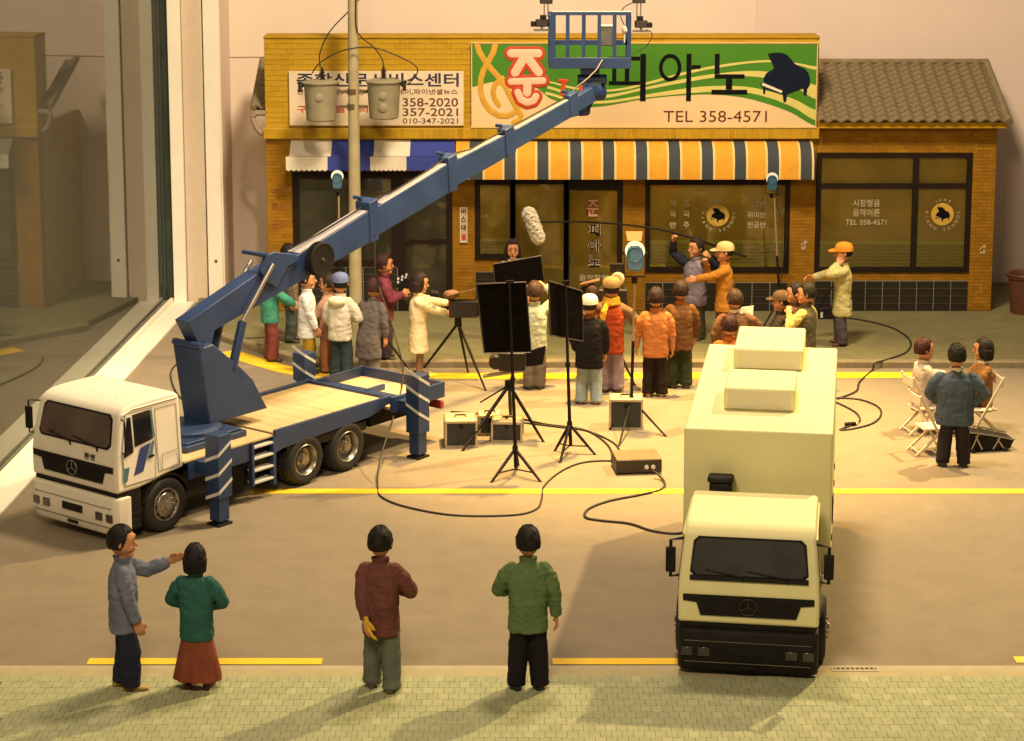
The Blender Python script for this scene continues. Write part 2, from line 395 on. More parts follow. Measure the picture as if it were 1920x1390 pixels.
# core walls: parapet, piers, low walls
mb = MB(); D = .22
slab(mb, 500, 1530, 70, 262, YF, YF + .6); mb.obj('parapet', M_mortar, B, world=True)
mb = MB()
for u0, u1, v0, v1 in ((500, 548, 262.3, 583), (848, 890, 262.3, 583), (1168, 1210, 262.3, 583), (1482, 1530, 262.3, 583)): slab(mb, u0, u1, v0, v1, YF, YF + D)
for u0, u1, v0, v1 in ((548, 848, 262.3, 323), (890, 1168, 262.3, 338), (1210, 1482, 262.3, 338)): slab(mb, u0, u1, v0, v1, YF + .03, YF + D)
for u0, u1, v0, v1 in ((548, 745, 490, 583), (890, 965, 484, 583), (1210, 1482, 511, 583)): slab(mb, u0, u1, v0, v1, YF + .02, YF + D)
mb.obj('wall', M_plaster, B, world=True)
mb = MB()
slab(mb, 1530.5, 1866, 228, 287, YF + .004, YF + D); slab(mb, 1822, 1866, 287.2, 583, YF, YF + D); slab(mb, 1530.5, 1822, 511, 583, YF + .02, YF + D)
x0, x1, z0, z1 = rect(1862, 1866, 228, 583); mb.box(x1 - .06, x1 - .002, YF + D + .002, YW - .02, .1, z1)
mb.obj('annex_wall', M_plaster, B, world=True)
mb = MB(); x0, x1, z0, z1 = rect(500, 506, 70, 583); mb.box(x0 + .002, x0 + .08, YF + D + .002, YW - .02, .1, z1 - 1.6)
mb.obj('side_wall', M_brick2, B, world=True)
# ledge under the signs
mb = MB(); slab(mb, 497, 1532, 240, 259, YF - .10, YF - .002); mb.obj('ledge', M_mortar, B, world=True)
# cornice strip over the parapet
mb = MB(); slab(mb, 499, 1531, 68.5, 72, YF - .03, YF + .62); mb.obj('coping', M_brick2, B, bevel=.008, world=True)
# bricks
nb = 0; restb = MB(); BM = {}
x0, x1, z0, z1 = rect(500, 1530, 72, 240)
bw = .178; bh = (z1 - z0) / 17
sgn = [rect(545, 870, 135, 235), rect(883, 1528, 80, 240)]
pcol = False
def brick(x, z, wid, hgt, y, individual, dark=False):
    global nb
    mm = M_brick2 if dark else M_brick
    if individual and nb < 298:
        key = (round(wid, 3), round(hgt, 3), dark)
        if key not in BM:
            t = MB(); t.box(-wid / 2, wid / 2, -.005, .01, -hgt / 2, hgt / 2); BM[key] = t.obj('brick', mm); me = BM[key].data; bpy.data.objects.remove(BM[key]); BM[key] = me
        o = link('brick', BM[key], B); o.location = Vector((x, y, z)) - Vector(B.location); nb += 1
    else:
        restb.cur = (1 if dark else 0) + (2 if pcol else 0); restb.box(x - wid / 2, x + wid / 2, y - .005, y + .01, z - hgt / 2, z + hgt / 2)
random.seed(3)
for r in range(17):
    z = z0 + (r + .5) * bh; off = (r % 2) * bw / 2; c = 0
    while True:
        xa = x0 + c * bw - off; c += 1
        xb = min(xa + bw, x1); xa = max(xa, x0)
        if xa >= x1 - .02: break
        if xb - xa < .03: continue
        hid = any(xa > s[0] + .02 and xb < s[1] - .02 and z - bh / 2 > s[2] + .01 and z + bh / 2 < s[3] - .01 for s in sgn)
        if not hid: brick((xa + xb) / 2, z, xb - xa - .012, bh - .010, YF - .002 - random.uniform(0, .003), True, random.random() < .3)
xa, xb, za, zb = rect(497, 1532, 240, 259); n = 86
for i in range(n):
    wd = (xb - xa) / n; brick(xa + (i + .5) * wd, (za + zb) / 2, wd - .010, zb - za - .012, YF - .102, True, i % 3 == 0)
pcol = True
def pier(u0, u1, v0, v1, y):
    xa, xb, za, zb = rect(u0, u1, v0, v1); rows = max(1, int((zb - za) / .062)); h = (zb - za) / rows
    for r in range(rows):
        off = (r % 2) * bw / 2; c = 0
        while True:
            a_ = xa + c * bw - off; c += 1
            b_ = min(a_ + bw, xb); a_ = max(a_, xa)
            if a_ >= xb - .015: break
            if b_ - a_ < .03: continue
            brick((a_ + b_) / 2, za + (r + .5) * h, b_ - a_ - .005, h - .005, y, False, random.random() < .4)
for u0, u1 in ((500, 547), (848.5, 889.5), (1168.5, 1209.5), (1482.5, 1529.5)): pier(u0, u1, 263, 582, YF - .002)
pier(1822.5, 1865.5, 236, 582, YF - .002); pier(1531, 1821, 236, 286.5, YF + .002)
for q in ((549, 744, 491, 500), (891, 964, 487, 509), (1211, 1481, 513, 529), (1531, 1821, 513, 526)): pier(*q, YF + .018)
o = restb.obj('brick_courses', [M_brick, M_brick2, M_pb, M_pb2], B, world=True); o['kind'] = 'stuff'
# dark tiles under the windows
def tiles(u0, u1, v0, v1, nx_, ny_):
    xa, xb, za, zb = rect(u0, u1, v0, v1); mb = MB(); mb.box(xa, xb, YF - .006, YF + .019, za, zb); mb.obj('tile_bed', M_grout, B, world=True)
    wd = (xb - xa) / nx_; hd = (zb - za) / ny_; t = MB(); t.box(-wd / 2 + .006, wd / 2 - .006, -.008, 0, -hd / 2 + .005, hd / 2 - .005); p = t.obj('tile', M_tile); me = p.data; bpy.data.objects.remove(p)
    for i in range(nx_):
        for j in range(ny_):
            o = link('tile', me, B); o.location = Vector((xa + (i + .5) * wd, YF - .0065 - random.uniform(0, .002), za + (j + .5) * hd)) - Vector(B.location)
tiles(549, 744, 501, 582.5, 6, 6); tiles(891, 964, 510, 582.5, 2, 5); tiles(1211, 1481, 530, 582.5, 8, 4); tiles(1531, 1821, 527, 582.5, 9, 4)
# windows
def window(u0, u1, v0, v1, fw, mull=(), trans=(), name='window', slats=True, backing=M_blind, slat_v=455, text=None):
    xa, xb, za, zb = rect(u0, u1, v0, v1); mb = MB(); yf0, yf1 = YF - .015, YF + .07; k = (xb - xa) / (u1 - u0)
    f = fw * k
    mb.box(xa, xa + f, yf0, yf1, za, zb); mb.box(xb - f, xb, yf0, yf1, za, zb)
    mb.box(xa + f, xb - f, yf0, yf1, zb - f, zb); mb.box(xa + f, xb - f, yf0, yf1, za, za + f)
    for u, wd in mull:
        x = xa + (u - u0) * k; mb.box(x, x + wd * k, yf0 + .004, yf1 - .004, za + f, zb - f)
    zt = []
    for v, hd, ua, ub in trans:
        z = rect(0, 1, v, v + hd); x_a = xa + (ua - u0) * k; x_b = xa + (ub - u0) * k; mb.box(x_a, x_b, yf0 + .008, yf1 - .008, z[2], z[3])
    fr = mb.obj('window' if name == 'window' else name, M_black, B, world=True)
    p = MB(); p.box(xa + f * .5, xb - f * .5, YF + .03, YF + .036, za + f * .5, zb - f * .5); p.obj('pane', gp, fr, world=True)
    p = MB(); p.box(xa + f * .3, xb - f * .3, YF + .09, YF + .10, za + f * .3, zb - f * .3); p.obj('window_backing', backing, fr, world=True)  # in the left shop a dark sheet painting the dim room, elsewhere a blind
    if slats:
        t = None
        zs = rect(0, 1, slat_v, v1 - fw); z = zs[3]; i = 0
        while z > zs[2] - .01:
            h = .05 if i == 0 else .062
            if t is None or i <= 1:
                q = MB(); q.box(xa + f, xb - f, -.010, .010, -h / 2 + (.007 if i == 0 else .022), h / 2); s_ = q.obj('slat', M_slat2 if i == 0 else M_slat, fr); t = s_.data
            else: s_ = link('slat', t, fr)
            s_.location = Vector((0, YF + .068, z)) - Vector((B.location.x, B.location.y, B.location.z))
            s_.rotation_euler = (R(-14), 0, 0)
            for _ in ():
                pass
            s_.location.x = -B.location.x
            z -= h; i += 1
    return fr
w1 = window(548, 745, 323, 500, 12, mull=((652, 20),), trans=(), slats=False, backing=M_dark_in)
dr = window(745, 848, 323, 583, 12, mull=((752, 6),), trans=((343, 6, 757, 836), (450, 8, 757, 836)), name='door', slats=False, backing=M_dark_in)
w2 = window(890, 966, 337, 487, 10, slats=True, slat_v=452)
w3 = window(957.5, 1066, 337, 583, 9, slats=False)
d2 = window(1058, 1168, 337, 583, 10, trans=((347, 10, 1066, 1160),), name='door', slats=False)
hb = MB(); a = PY(1074, 470, YF - .03); hb.tube([a, a + Vector((0, -.02, 0)), a + Vector((0, -.02, -.35)), a + Vector((0, 0, -.35))], .012, 8); hb.obj('handle', mat('steel', (.5, .47, .4), .3, 1.0), d2, world=True)
w4 = window(1210, 1482, 338, 511, 9, slat_v=455)
w5 = window(1530.5, 1822, 287.2, 511, 9, mull=((1712, 10),), trans=((345, 9, 1536, 1816),), slat_v=457)
# lettering on the glass
YL = YF + .027
M_wt = mat('pale_lettering', (.50, .43, .25), .6, amt=.05); M_gold = mat('gold_disc', (.55, .34, .05), .6, amt=.2); M_blk = mat('black_print', (.005, .005, .006), .7, spec=.1); M_redt = mat('red_lettering', (.45, .09, .05), .6)
M_pinkt = mat('pink_lettering', (.62, .36, .27), .6)
mb = MB()
for s, u, v in (('재', 1262, 381), ('즈', 1287, 381), ('작', 1262, 402), ('곡', 1287, 402), ('반', 1262, 422), ('주', 1287, 422)): put_text(mb, s, u - 6, u + 6, v - 6, v + 6, YL, .012)
for s, v in (('기초반', 383), ('취미반', 403), ('전공반', 422)): put_text(mb, s, 1401, 1436, v - 6, v + 6, YL, .012)
mb.obj('lettering', M_wt, w4, world=True)
PIANO = [(1355, 175), (1420, 164), (1500, 165), (1555, 185), (1600, 230), (1640, 280), (1690, 310), (1740, 330), (1780, 370), (1800, 430), (1800, 500), (1772, 545), (1762, 615), (1735, 615), (1730, 545), (1700, 550), (1560, 600), (1547, 685), (1520, 685), (1512, 605), (1330, 545), (1325, 600), (1305, 600), (1302, 530), (1275, 508), (1285, 480), (1308, 470), (1312, 425), (1345, 375), (1418, 335), (1408, 290), (1370, 220)]
def piano(mb, cu, cv, sc_, Y, mbk=None, off=0.004):
    P = [PY(cu + (a - 1540) * sc_, cv + (b - 420) * sc_, Y) for a, b in PIANO]; mb.prism(P, (0, -off, 0))
    if mbk is not None:
        K = [PY(cu + (a - 1540) * sc_, cv + (b - 420) * sc_, Y - off - .002) for a, b in ((1300, 480), (1510, 568), (1500, 592), (1288, 508))]; mbk.prism(K, (0, -.002, 0))
def logo(wnd, cu, cv, rad, top):
    c = PY(cu, cv, YL); k = PY(cu + 1, cv, YL).x - c.x; n = 28
    mb = MB(); mb.prism([Vector((c.x + math.cos(2 * PI * i / n) * 21 * k * rad, YL + .001, c.z + math.sin(2 * PI * i / n) * 21 * k * rad)) for i in range(n)], (0, -.003, 0)); mb.obj('emblem_disc', M_gold, wnd, world=True)
    mb = MB(); kb = MB(); piano(mb, cu, cv, .052 * rad, YL - .003, kb); mb.obj('piano_emblem', M_blk, wnd, world=True); kb.obj('piano_keys', M_wt, wnd, world=True)
    mb = MB(); arc_text(mb, 'PIANO SCHOOL', (c.x, c.z), 29 * k * rad, 172, 368, .075 * rad * k / .0095, YL, inward=True); arc_text(mb, 'JUNE', (c.x, c.z), 27 * k * rad, 118, 62, .065 * rad * k / .0095, YL); mb.obj('lettering', M_wt, wnd, world=True)
logo(w4, 1346, 404, 1.0, 'JUNE'); logo(w5, 1767, 402, 1.02, 'JUNE')
mb = MB(); put_text(mb, '시창청음', 1599, 1650, 374, 388, YL, .012); put_text(mb, '음악이론', 1599, 1650, 392, 406, YL, .012); put_text(mb, 'TEL 358-4571', 1585, 1662, 412, 422, YL, .01); mb.obj('lettering', M_wt, w5, world=True)
mb = MB(); put_text(mb, '준', 1100, 1124, 374, 407, YL, .05); mb.obj('lettering', M_redt, d2, world=True)
mb = MB(); put_text(mb, '준', 1101, 1123, 375, 406, YL - .004, .015); mb.obj('lettering', M_pinkt, d2, world=True)
for mm, bo, yy in ((mat('outline_lettering', (.50, .42, .30), .6), .05, 0), (M_blk, .012, -.004)):
    mb = MB()
    for s, v in (('피', 431), ('아', 461), ('노', 489)): put_text(mb, s, 1103 + (0 if bo > .02 else 1), 1126 - (0 if bo > .02 else 1), v - 12, v + 12, YL + yy, bo)
    mb.obj('lettering', mm, d2, world=True)
mb = MB(); put_text(mb, '음악학원', 1086, 1140, 515, 527, YL, .015); mb.obj('lettering', M_wt, d2, world=True)
# faded writing and torn paper on the piers
mb = MB()
for s, v in (('전면', 359), ('주차', 388), ('금지', 420)): put_text(mb, s, 510, 536, v - 7, v + 8, YF - .0155, .01)
mb.obj('lettering', mat('faded_paint', (.30, .10, .02), .8), B, world=True)
for u, v in ((1507, 461), (1843, 469)):
    c = PY(u, v, YF - .016); mb = MB()
    for dx_, dz_, s in ((0, -.03, .055), (.02, .055, .04), (-.025, .02, .035)):
        n = 9; mb.prism([c + Vector((dx_ + math.cos(2 * PI * i / n) * s * random.uniform(.6, 1.1), dx_ * .02, dz_ + math.sin(2 * PI * i / n) * s * random.uniform(.7, 1.3))) for i in range(n)], (0, -.003 - dx_ * .02, 0))
    mb.obj('torn_paper', mat('torn_paper', (.46, .36, .20), .9, amt=.2, ns=20), B, world=True)
# annex roof with single tiles
M_rt = mat('grey_roof_tile', (.20, .155, .085), .8, amt=.2, ns=6, bump=.2, bs=50, spec=.3)
def roof(name, ua, ub, v_eave, v_ridge, Ye, Yr, ncol, nrow_, first=True):
    ea = PY(ua, 340, Ye).x; eb = PY(ub, 340, Ye).x; ze = PY(960, v_eave, Ye).z; zr = PY(960, v_ridge, Yr).z
    d = Vector((0, Yr - Ye, zr - ze)); Ls = d.length; d.normalize(); nrm = Vector((0, -d.z, d.y))
    mb = MB(); mb.prism([Vector((ea, Ye + .04, ze)), Vector((eb, Ye + .04, ze)), Vector((eb, Yr, zr - .02)), Vector((ea, Yr, zr - .02))], nrm * -.05)
    rf = mb.obj(name, M_black if not first else M_brick2, B, world=True)
    tw = (eb - ea) / ncol; tl = Ls / nrow_
    t = MB(); n = 6; rings = []
    for yy, zz in ((0, .022), (tl * 1.12, .006)):
        top = []; bot = []
        for i in range(n + 1):
            x = -tw / 2 + tw * i / n; h = .03 * math.sin(2 * PI * i / n); top.append(Vector((x * .99, yy, zz + h + .012))); bot.append(Vector((x * .99, yy, zz + h - .014)))
        rings.append(top + bot[::-1])
    t.loft(rings); p = t.obj('roof_tile', M_rt, smooth=40); me = p.data; bpy.data.objects.remove(p)
    Mx = Matrix((Vector((1, 0, 0)), d, nrm)).transposed().to_4x4()
    for c in range(ncol):
        for r in range(nrow_):
            o = link('roof_tile', me, rf); M2 = Mx.copy(); M2.translation = Vector((ea + (c + .5) * tw, Ye, ze)) + d * (r * tl) + nrm * .02 - Vector(B.location) + Vector((random.uniform(-.004, .004), 0, random.uniform(-.003, .003)))
            o.matrix_local = M2 @ Matrix.Rotation(R(random.uniform(-1, 1)), 4, 'Z')
    return rf, ea, eb, ze, zr, d, nrm
rf, ea, eb, ze, zr, d_, n_ = roof('roof', 1533, 1886, 231, 121, YF - .34, YF + 1.75, 15, 13)
mb = MB(); mb.tube([Vector((eb + .02, YF - .36, ze + .02)), Vector((eb + .02, YF + 1.75, zr + .05))], .065, 10); mb.obj('verge_tile', M_rt, rf, smooth=50, world=True)
mb = MB(); mb.tube([Vector((ea, YF + 1.75, zr + .05)), Vector((eb + .06, YF + 1.75, zr + .05))], .055, 10); mb.obj('ridge_tile', M_rt, rf, smooth=50, world=True)
mb = MB(); mb.box(ea, eb, YF - .27, YF - .23, ze - .10, ze + .01); mb.obj('fascia', M_brick2, rf, world=True)
rf2, ea2, eb2, ze2, zr2, d_, n_ = roof('roof', 478, 499, 205, 117, YF + .1, YF + 1.7, 1, 11, False)
mb = MB(); mb.tube([Vector((ea2 - .0, YF + .08, ze2 + .02)), Vector((ea2 - .0, YF + 1.7, zr2 + .05))], .06, 10); mb.obj('verge_tile', M_rt, rf2, smooth=50, world=True)
mb = MB(); P = [PY(u, v, YF + .06) for u, v in ((505, 212), (480, 212), (474, 218), (474, 226), (480, 240), (490, 250), (504, 257))]; mb.tube(P[:3], .055, 10); mb.tube(P[2:], .045, 10); mb.obj('rain_pipe', mat('rain_pipe', (.30, .23, .16), .7, amt=.25, ns=14), B, smooth=50, world=True)
# ------------------------------------------------------------------ awnings
def awning(e, prof, stripes, matsel, ends=None):
    for ua, ub, mm in stripes:
        mb = MB(); rows = []
        for dy, v in prof:
            Y = YF - dy; z = PY(960, v, Y).z; rows.append((Y, z))
        xa = PY(ua, 300, YF - .4).x; xb = PY(ub, 300, YF - .4).x; n = len(rows)
        pts = [Vector((x, y, z)) for x in (xa, xb) for y, z in rows]
        inn = [Vector((x, y + .012, z - .012)) for x in (xa, xb) for y, z in rows]
        mb.loft([[Vector((x, y, z)) for y, z in rows] + [Vector((x, y + .014, z - (.012 if i < n - 1 else 0))) for i, (y, z) in reversed(list(enumerate(rows)))] for x in (xa, xb)])
        mb.obj('stripe', mm, e, smooth=60, world=True)
M_ay = mat('awning_yellow', (.72, .34, .02), .8, amt=.08, bump=.2, bs=120); M_an = mat('awning_navy', (.04, .05, .058), .8, amt=.1, bump=.2, bs=120); M_ac = mat('awning_cream', (.70, .56, .24), .8, amt=.06)
M_aw = mat('awning_white', (.72, .66, .52), .8, amt=.05, bump=.2, bs=120); M_ab = mat('awning_blue', (.03, .05, .30), .8, amt=.1, bump=.2, bs=120)
pc = PY(1185, 300, YF - .3)
aw1 = E('striped_awning', 'long yellow and navy striped awning over the music school windows', 'awning', pc, group='awnings over the shop fronts')
st = [(855, 880, M_ay)]; u = 880
for i in range(11):
    a = 880 + i * 61.7
    st += [(a, a + 4, M_ac)] if i else []
    st += [(a + (4 if i else 0), a + 25, M_an), (a + 25, a + 29, M_ac)]
    if a + 29 < 1500: st += [(a + 29, min(a + 61.7, 1516), M_ay)]
awning(aw1, ((.0, 264), (.18, 268), (.36, 281), (.46, 305), (.47, 337)), st, None)
# end cheek
xe = PY(st[-1][1], 300, YF - .4).x
mb = MB(); mb.prism([Vector((xe + .002, YF - dy, PY(960, v, YF - dy).z)) for dy, v in ((.0, 264), (.18, 269), (.36, 282), (.45, 305), (.46, 336), (.0, 330))], (.012, 0, 0)); mb.obj('end_panel', M_an, aw1, world=True)
pc = PY(697, 292, YF - .3)
aw2 = E('striped_awning', 'shorter blue and white striped awning with a scalloped edge behind the pole', 'awning', pc, group='awnings over the shop fronts')
st2 = [(542, 620, M_aw), (620, 700, M_ab), (700, 768, M_aw), (768, 852, M_ab)]
awning(aw2, ((.02, 263), (.30, 290), (.46, 293.5)), st2, None)
for ua, ub, mm in st2:
    xa = PY(ua - 6, 300, YF - .46).x; xb = PY(ub - 6, 300, YF - .46).x; zt = PY(960, 294, YF - .46).z; zm = PY(960, 318, YF - .46).z; n = 8 * max(1, round((ub - ua) / 80)); P = [(xa, zt), (xb, zt)]
    for i in range(n * 4 + 1):
        x = xb + (xa - xb) * i / (n * 4); P.append((x, zm - .028 * abs(math.sin(PI * i / 4))))
    mb = MB(); mb.prism([Vector((x, YF - .475, z)) for x, z in P], (0, .012, 0)); mb.obj('valance', mm, aw2, world=True)
# ------------------------------------------------------------------ sign boards
Y1 = YF - .07
pc = PY(707, 235, Y1)
sg1 = E('newspaper_sign', 'cream newspaper service centre sign board with navy Korean lettering on the brick parapet', 'sign', pc, group='sign boards on the parapet')
mb = MB(); x0, x1, z0, z1 = rect(545, 870, 134, 236, Y1); mb.box(x0, x1, Y1, YF - .016, z0, z1); mb.obj('board', mat('sign_cream', (.72, .60, .42), .6, amt=.06, ns=1.5), sg1, bevel=.006, world=True)
M_navy = mat('navy_print', (.02, .022, .07), .6); M_brn = mat('brown_print', (.10, .035, .02), .6); M_red = mat('red_print', (.55, .07, .03), .6)
mb = MB(); put_text(mb, '종합신문서비스센터', 556, 860, 137, 163, Y1 - .002, .02); mb.obj('lettering', M_navy, sg1, world=True)
mb = MB(); put_text(mb, '한국경제신문,서울경제,머니투데이,파이낸셜뉴스', 557, 858, 167, 178, Y1 - .002, .012); put_text(mb, '358-2020', 755, 859, 184, 200, Y1 - .002, .01); put_text(mb, '357-2021', 755, 859, 203, 218, Y1 - .002, .01); put_text(mb, '010-347-2021', 755, 859, 222, 232, Y1 - .002, .006); mb.obj('lettering', M_brn, sg1, world=True)
mb = MB(); put_text(mb, '구독·배달문의', 557, 690, 198, 212, Y1 - .002, .015); mb.obj('lettering', M_red, sg1, world=True)
# small vertical notice on the pier
Yn = YF - .03; pc = PY(868, 456, Yn)
nt_ = E('wall_notice', 'narrow white framed vertical notice on the brick pier beside the shop door', 'sign', pc)
mb = MB(); x0, x1, z0, z1 = rect(862, 876, 389, 455, Yn); mb.box(x0, x1, Yn, YF - .016, z0, z1); mb.obj('board', mat('notice_cream', (.50, .40, .28), .6), nt_, world=True)
f = .012; mb = MB(); mb.box(x0, x0 + f, Yn - .012, Yn - .001, z0, z1); mb.box(x1 - f, x1, Yn - .012, Yn - .001, z0, z1); mb.box(x0 + f, x1 - f, Yn - .012, Yn - .001, z1 - f, z1); mb.box(x0 + f, x1 - f, Yn - .012, Yn - .001, z0, z0 + f); mb.obj('frame', M_aw, nt_, world=True)
mb = MB()
for s, v in (('버', 397), ('스', 411), ('대', 427)): put_text(mb, s, 864.5, 873.5, v - 5, v + 5, Yn - .002, .02)
mb.obj('lettering', M_blk, nt_, world=True)
mb = MB(); put_text(mb, '절', 864.5, 873.5, 439, 450, Yn - .002, .06); mb.obj('lettering', M_red, nt_, world=True)
# piano school sign
Y2 = YF - .10
pc = PY(1205, 238, Y2)
sg2 = E('piano_sign', 'wide green and cream piano school sign with black Korean letters and a grand piano', 'sign', pc, group='sign boards on the parapet')
x0, x1, z0, z1 = rect(884, 1528, 80, 239, Y2)
mb = MB(); mb.box(x0, x1, Y2, YF - .016, z0, z1); mb.obj('board', mat('sign_cream_warm', (.74, .55, .30), .55, amt=.06, ns=1.0), sg2, bevel=.005, world=True)
mb = MB(); mb.box(x0 - .01, x1 + .01, Y2 - .02, Y2 - .001, z1 - .015, z1 + .012); mb.box(x0 - .01, x1 + .01, Y2 - .02, Y2 - .001, z0 - .012, z0 + .012); mb.obj('frame', mat('sign_frame', (.70, .48, .16), .4), sg2, world=True)
def px_x(u): return x0 + (x1 - x0) * (u - 884) / 644
def px_z(v): return z1 + (z0 - z1) * (v - 80) / 159
def curve(pts, n=40):
    out = []
    us = [p[0] for p in pts]
    for i in range(n + 1):
        u = us[0] + (us[-1] - us[0]) * i / n; k = max(j for j in range(len(us)) if us[j] <= u + 1e-6); k = min(k, len(us) - 2)
        p0 = pts[max(k - 1, 0)][1]; p1 = pts[k][1]; p2 = pts[k + 1][1]; p3 = pts[min(k + 2, len(pts) - 1)][1]; t = (u - us[k]) / (us[k + 1] - us[k])
        out.append((u, .5 * (2 * p1 + (p2 - p0) * t + (2 * p0 - 5 * p1 + 4 * p2 - p3) * t * t + (3 * p1 - p0 - 3 * p2 + p3) * t ** 3)))
    return out
def band(mb, top, bot, Y, n=40):
    a = curve(top, n); b = curve(bot, n); m_ = len(a)
    vs = [Vector((px_x(u), Y, px_z(v))) for u, v in a] + [Vector((px_x(u), Y, px_z(v))) for u, v in b]
    mb.add(vs, [(i, i + 1, m_ + i + 1, m_ + i) for i in range(m_ - 1)])
M_grn = mat('sign_green', (.05, .21, .008), .5, amt=.08, ns=1.5); M_lime = mat('sign_lime', (.62, .56, .16), .5, amt=.05); M_olive = mat('sign_olive', (.20, .26, .02), .5)
mb = MB(); band(mb, [(886, 83.5), (1526, 83.5)], [(886, 163), (915, 155), (960, 150), (1000, 160), (1030, 184), (1070, 197), (1120, 200), (1200, 187), (1260, 180), (1330, 177), (1385, 182), (1430, 193), (1480, 211), (1526, 236)], Y2 - .004, 80); mb.obj('green_field', M_grn, sg2, world=True)
mb = MB()
band(mb, [(1028, 152), (1060, 160), (1100, 167), (1150, 167), (1200, 156), (1290, 133), (1350, 121), (1410, 114), (1450, 113), (1490, 118), (1526, 125)], [(1028, 155), (1060, 164), (1100, 171), (1150, 171), (1200, 161), (1290, 138), (1350, 126), (1410, 118), (1450, 117), (1490, 122), (1526, 131)], Y2 - .008, 60)
band(mb, [(1026, 161), (1070, 174), (1130, 178), (1200, 165), (1280, 148), (1340, 138), (1400, 133), (1450, 136), (1490, 146), (1526, 160)], [(1026, 166), (1070, 180), (1130, 184), (1200, 170), (1280, 155), (1340, 145), (1400, 143), (1450, 150), (1490, 165), (1526, 186)], Y2 - .008, 60)
band(mb, [(1022, 172), (1070, 185), (1130, 189), (1210, 177), (1290, 165), (1340, 161), (1400, 163), (1450, 174), (1490, 188), (1526, 206)], [(1022, 177), (1070, 191), (1130, 194), (1210, 183), (1290, 175), (1340, 172), (1400, 174), (1450, 187), (1490, 204), (1526, 226)], Y2 - .008, 60)
mb.obj('swoosh', M_lime, sg2, world=True)
def Z5(p): return [(a / 6 + 880, b / 6 + 70) for a, b in p]
mb = MB()
stroke(mb, Z5([(90, 95), (110, 160), (170, 260), (240, 350), (320, 440), (410, 560), (470, 680), (530, 790), (580, 880)]), 11, Y2 - .006, .006)
stroke(mb, Z5([(290, 90), (270, 170), (220, 260), (160, 370), (130, 470), (125, 600), (160, 720), (230, 820), (330, 880), (430, 885), (500, 850)]), 11, Y2 - .0075, .006)
stroke(mb, Z5([(330, 760), (285, 690), (265, 610), (290, 530), (370, 460)]), 10, Y2 - .009, .006)
stroke(mb, Z5([(580, 880), (560, 930), (500, 960)]), 10, Y2 - .0085, .006)
mb.obj('treble_clef', mat('sign_gold', (.60, .33, .03), .5, amt=.1), sg2, smooth=50, world=True)
JUN = [([(470, 182), (775, 182)], 92), ([(610, 240), (515, 400)], 96), ([(665, 240), (780, 395)], 96), ([(470, 500), (830, 490)], 75), ([(655, 500), (650, 625)], 92), ([(545, 620), (580, 700), (650, 735), (720, 715), (750, 665)], 78)]
for extra, mm, yy, nm in ((70, mat('sign_red', (.50, .045, .01), .5), Y2 - .012, 'letter_outline'), (0, mat('sign_pink', (.80, .52, .36), .5, amt=.04), Y2 - .020, 'lettering')):
    mb = MB()
    for i, (p, wd) in enumerate(JUN): stroke(mb, Z5(p), (wd + extra) / 6, yy - i * .0006, .007, 12)
    mb.obj(nm, mm, sg2, smooth=50, world=True)
mb = MB()
def Z3(x, y): return (x / 2.8235 + 860, y / 2.8235)
def lbar(a, b, c, d, dep): 
    u0, v0 = Z3(a, c); u1, v1 = Z3(b, d); mb.box(px_x(u0), px_x(u1), Y2 - .010 - dep, Y2 - .009, px_z(v1), px_z(v0))
for q in ((955, 985, 285, 535), (1197, 1223, 285, 535), (1224, 1272, 345, 365), (1345, 1371, 285, 392), (1345, 1503, 393, 416), (1405, 1439, 417, 474), (1330, 1518, 475, 500), (790, 954, 430, 450), (790, 954, 300, 320), (808, 830, 321, 429), (874, 898, 321, 429)): lbar(*q, 0)
cu, cv = Z3(1112, 358); n = 32
ring = [[Vector((px_x(cu + (rx / 2.8235) * math.cos(2 * PI * i / n)), yy, px_z(cv + (rz / 2.8235) * math.sin(2 * PI * i / n)))) for rx, rz, yy in ((59, 73, Y2 - .009), (59, 73, Y2 - .0105), (40, 52, Y2 - .0105), (40, 52, Y2 - .009))] for i in range(n)]
mb.loft(ring + [ring[0]], False); mb.obj('lettering', M_blk, sg2, world=True)
mb = MB(); put_text(mb, 'TEL 358-4571', 1244, 1438, 208, 229, Y2 - .004, -.004); mb.obj('lettering', mat('maroon_print', (.09, .015, .012), .6), sg2, world=True)
mb = MB(); kb = MB(); piano(mb, 1472.5, 144.5, 1 / 5.647, Y2 - .010, kb, .008); mb.obj('piano_emblem', mat('piano_navy', (.004, .009, .024), .6, spec=.15), sg2, world=True); kb.obj('piano_keys', M_aw, sg2, world=True)
mb = MB(); stroke(mb, [(1057, 152), (1054, 176)], 8, Y2 - .012, .006); stroke(mb, [(1049, 151), (1063, 152)], 6, Y2 - .013, .006); stroke(mb, [(1090, 166), (1094, 168)], 11, Y2 - .012, .006); mb.obj('red_mark', mat('sign_scarlet', (.65, .06, .01), .5), sg2, smooth=50, world=True)
# ================================================================== LORRIES
M_tyre = mat('tyre_rubber', (.018, .016, .014), .75, amt=.2, bump=.2); M_chrome = mat('chrome_rim', (.34, .31, .27), .32, .9, amt=.2)
M_chas = mat('black_chassis', (.012, .010, .009), .6, amt=.3, spec=.2); M_wind = mat('dark_windscreen', (.020, .016, .015), .06, amt=.2, ns=1.5, spec=.8)
M_glassd = mat('dark_side_glass', (.012, .012, .016), .06, spec=.8)
M_cabw = mat('cab_white', (.78, .72, .62), .5, amt=.04, ns=2); M_caby = mat('cab_cream', (.78, .73, .38), .6, amt=.04, ns=2, bump=.04, bs=150); M_boxy = mat('box_cream', (.74, .70, .36), .6, amt=.03, ns=1.5, bump=.05, bs=150)
M_blue = mat('crane_blue', (.020, .044, .125), .42, amt=.15, ns=2.5, bump=.05, bs=30); M_stripew = mat('stripe_white', (.62, .62, .60), .5)
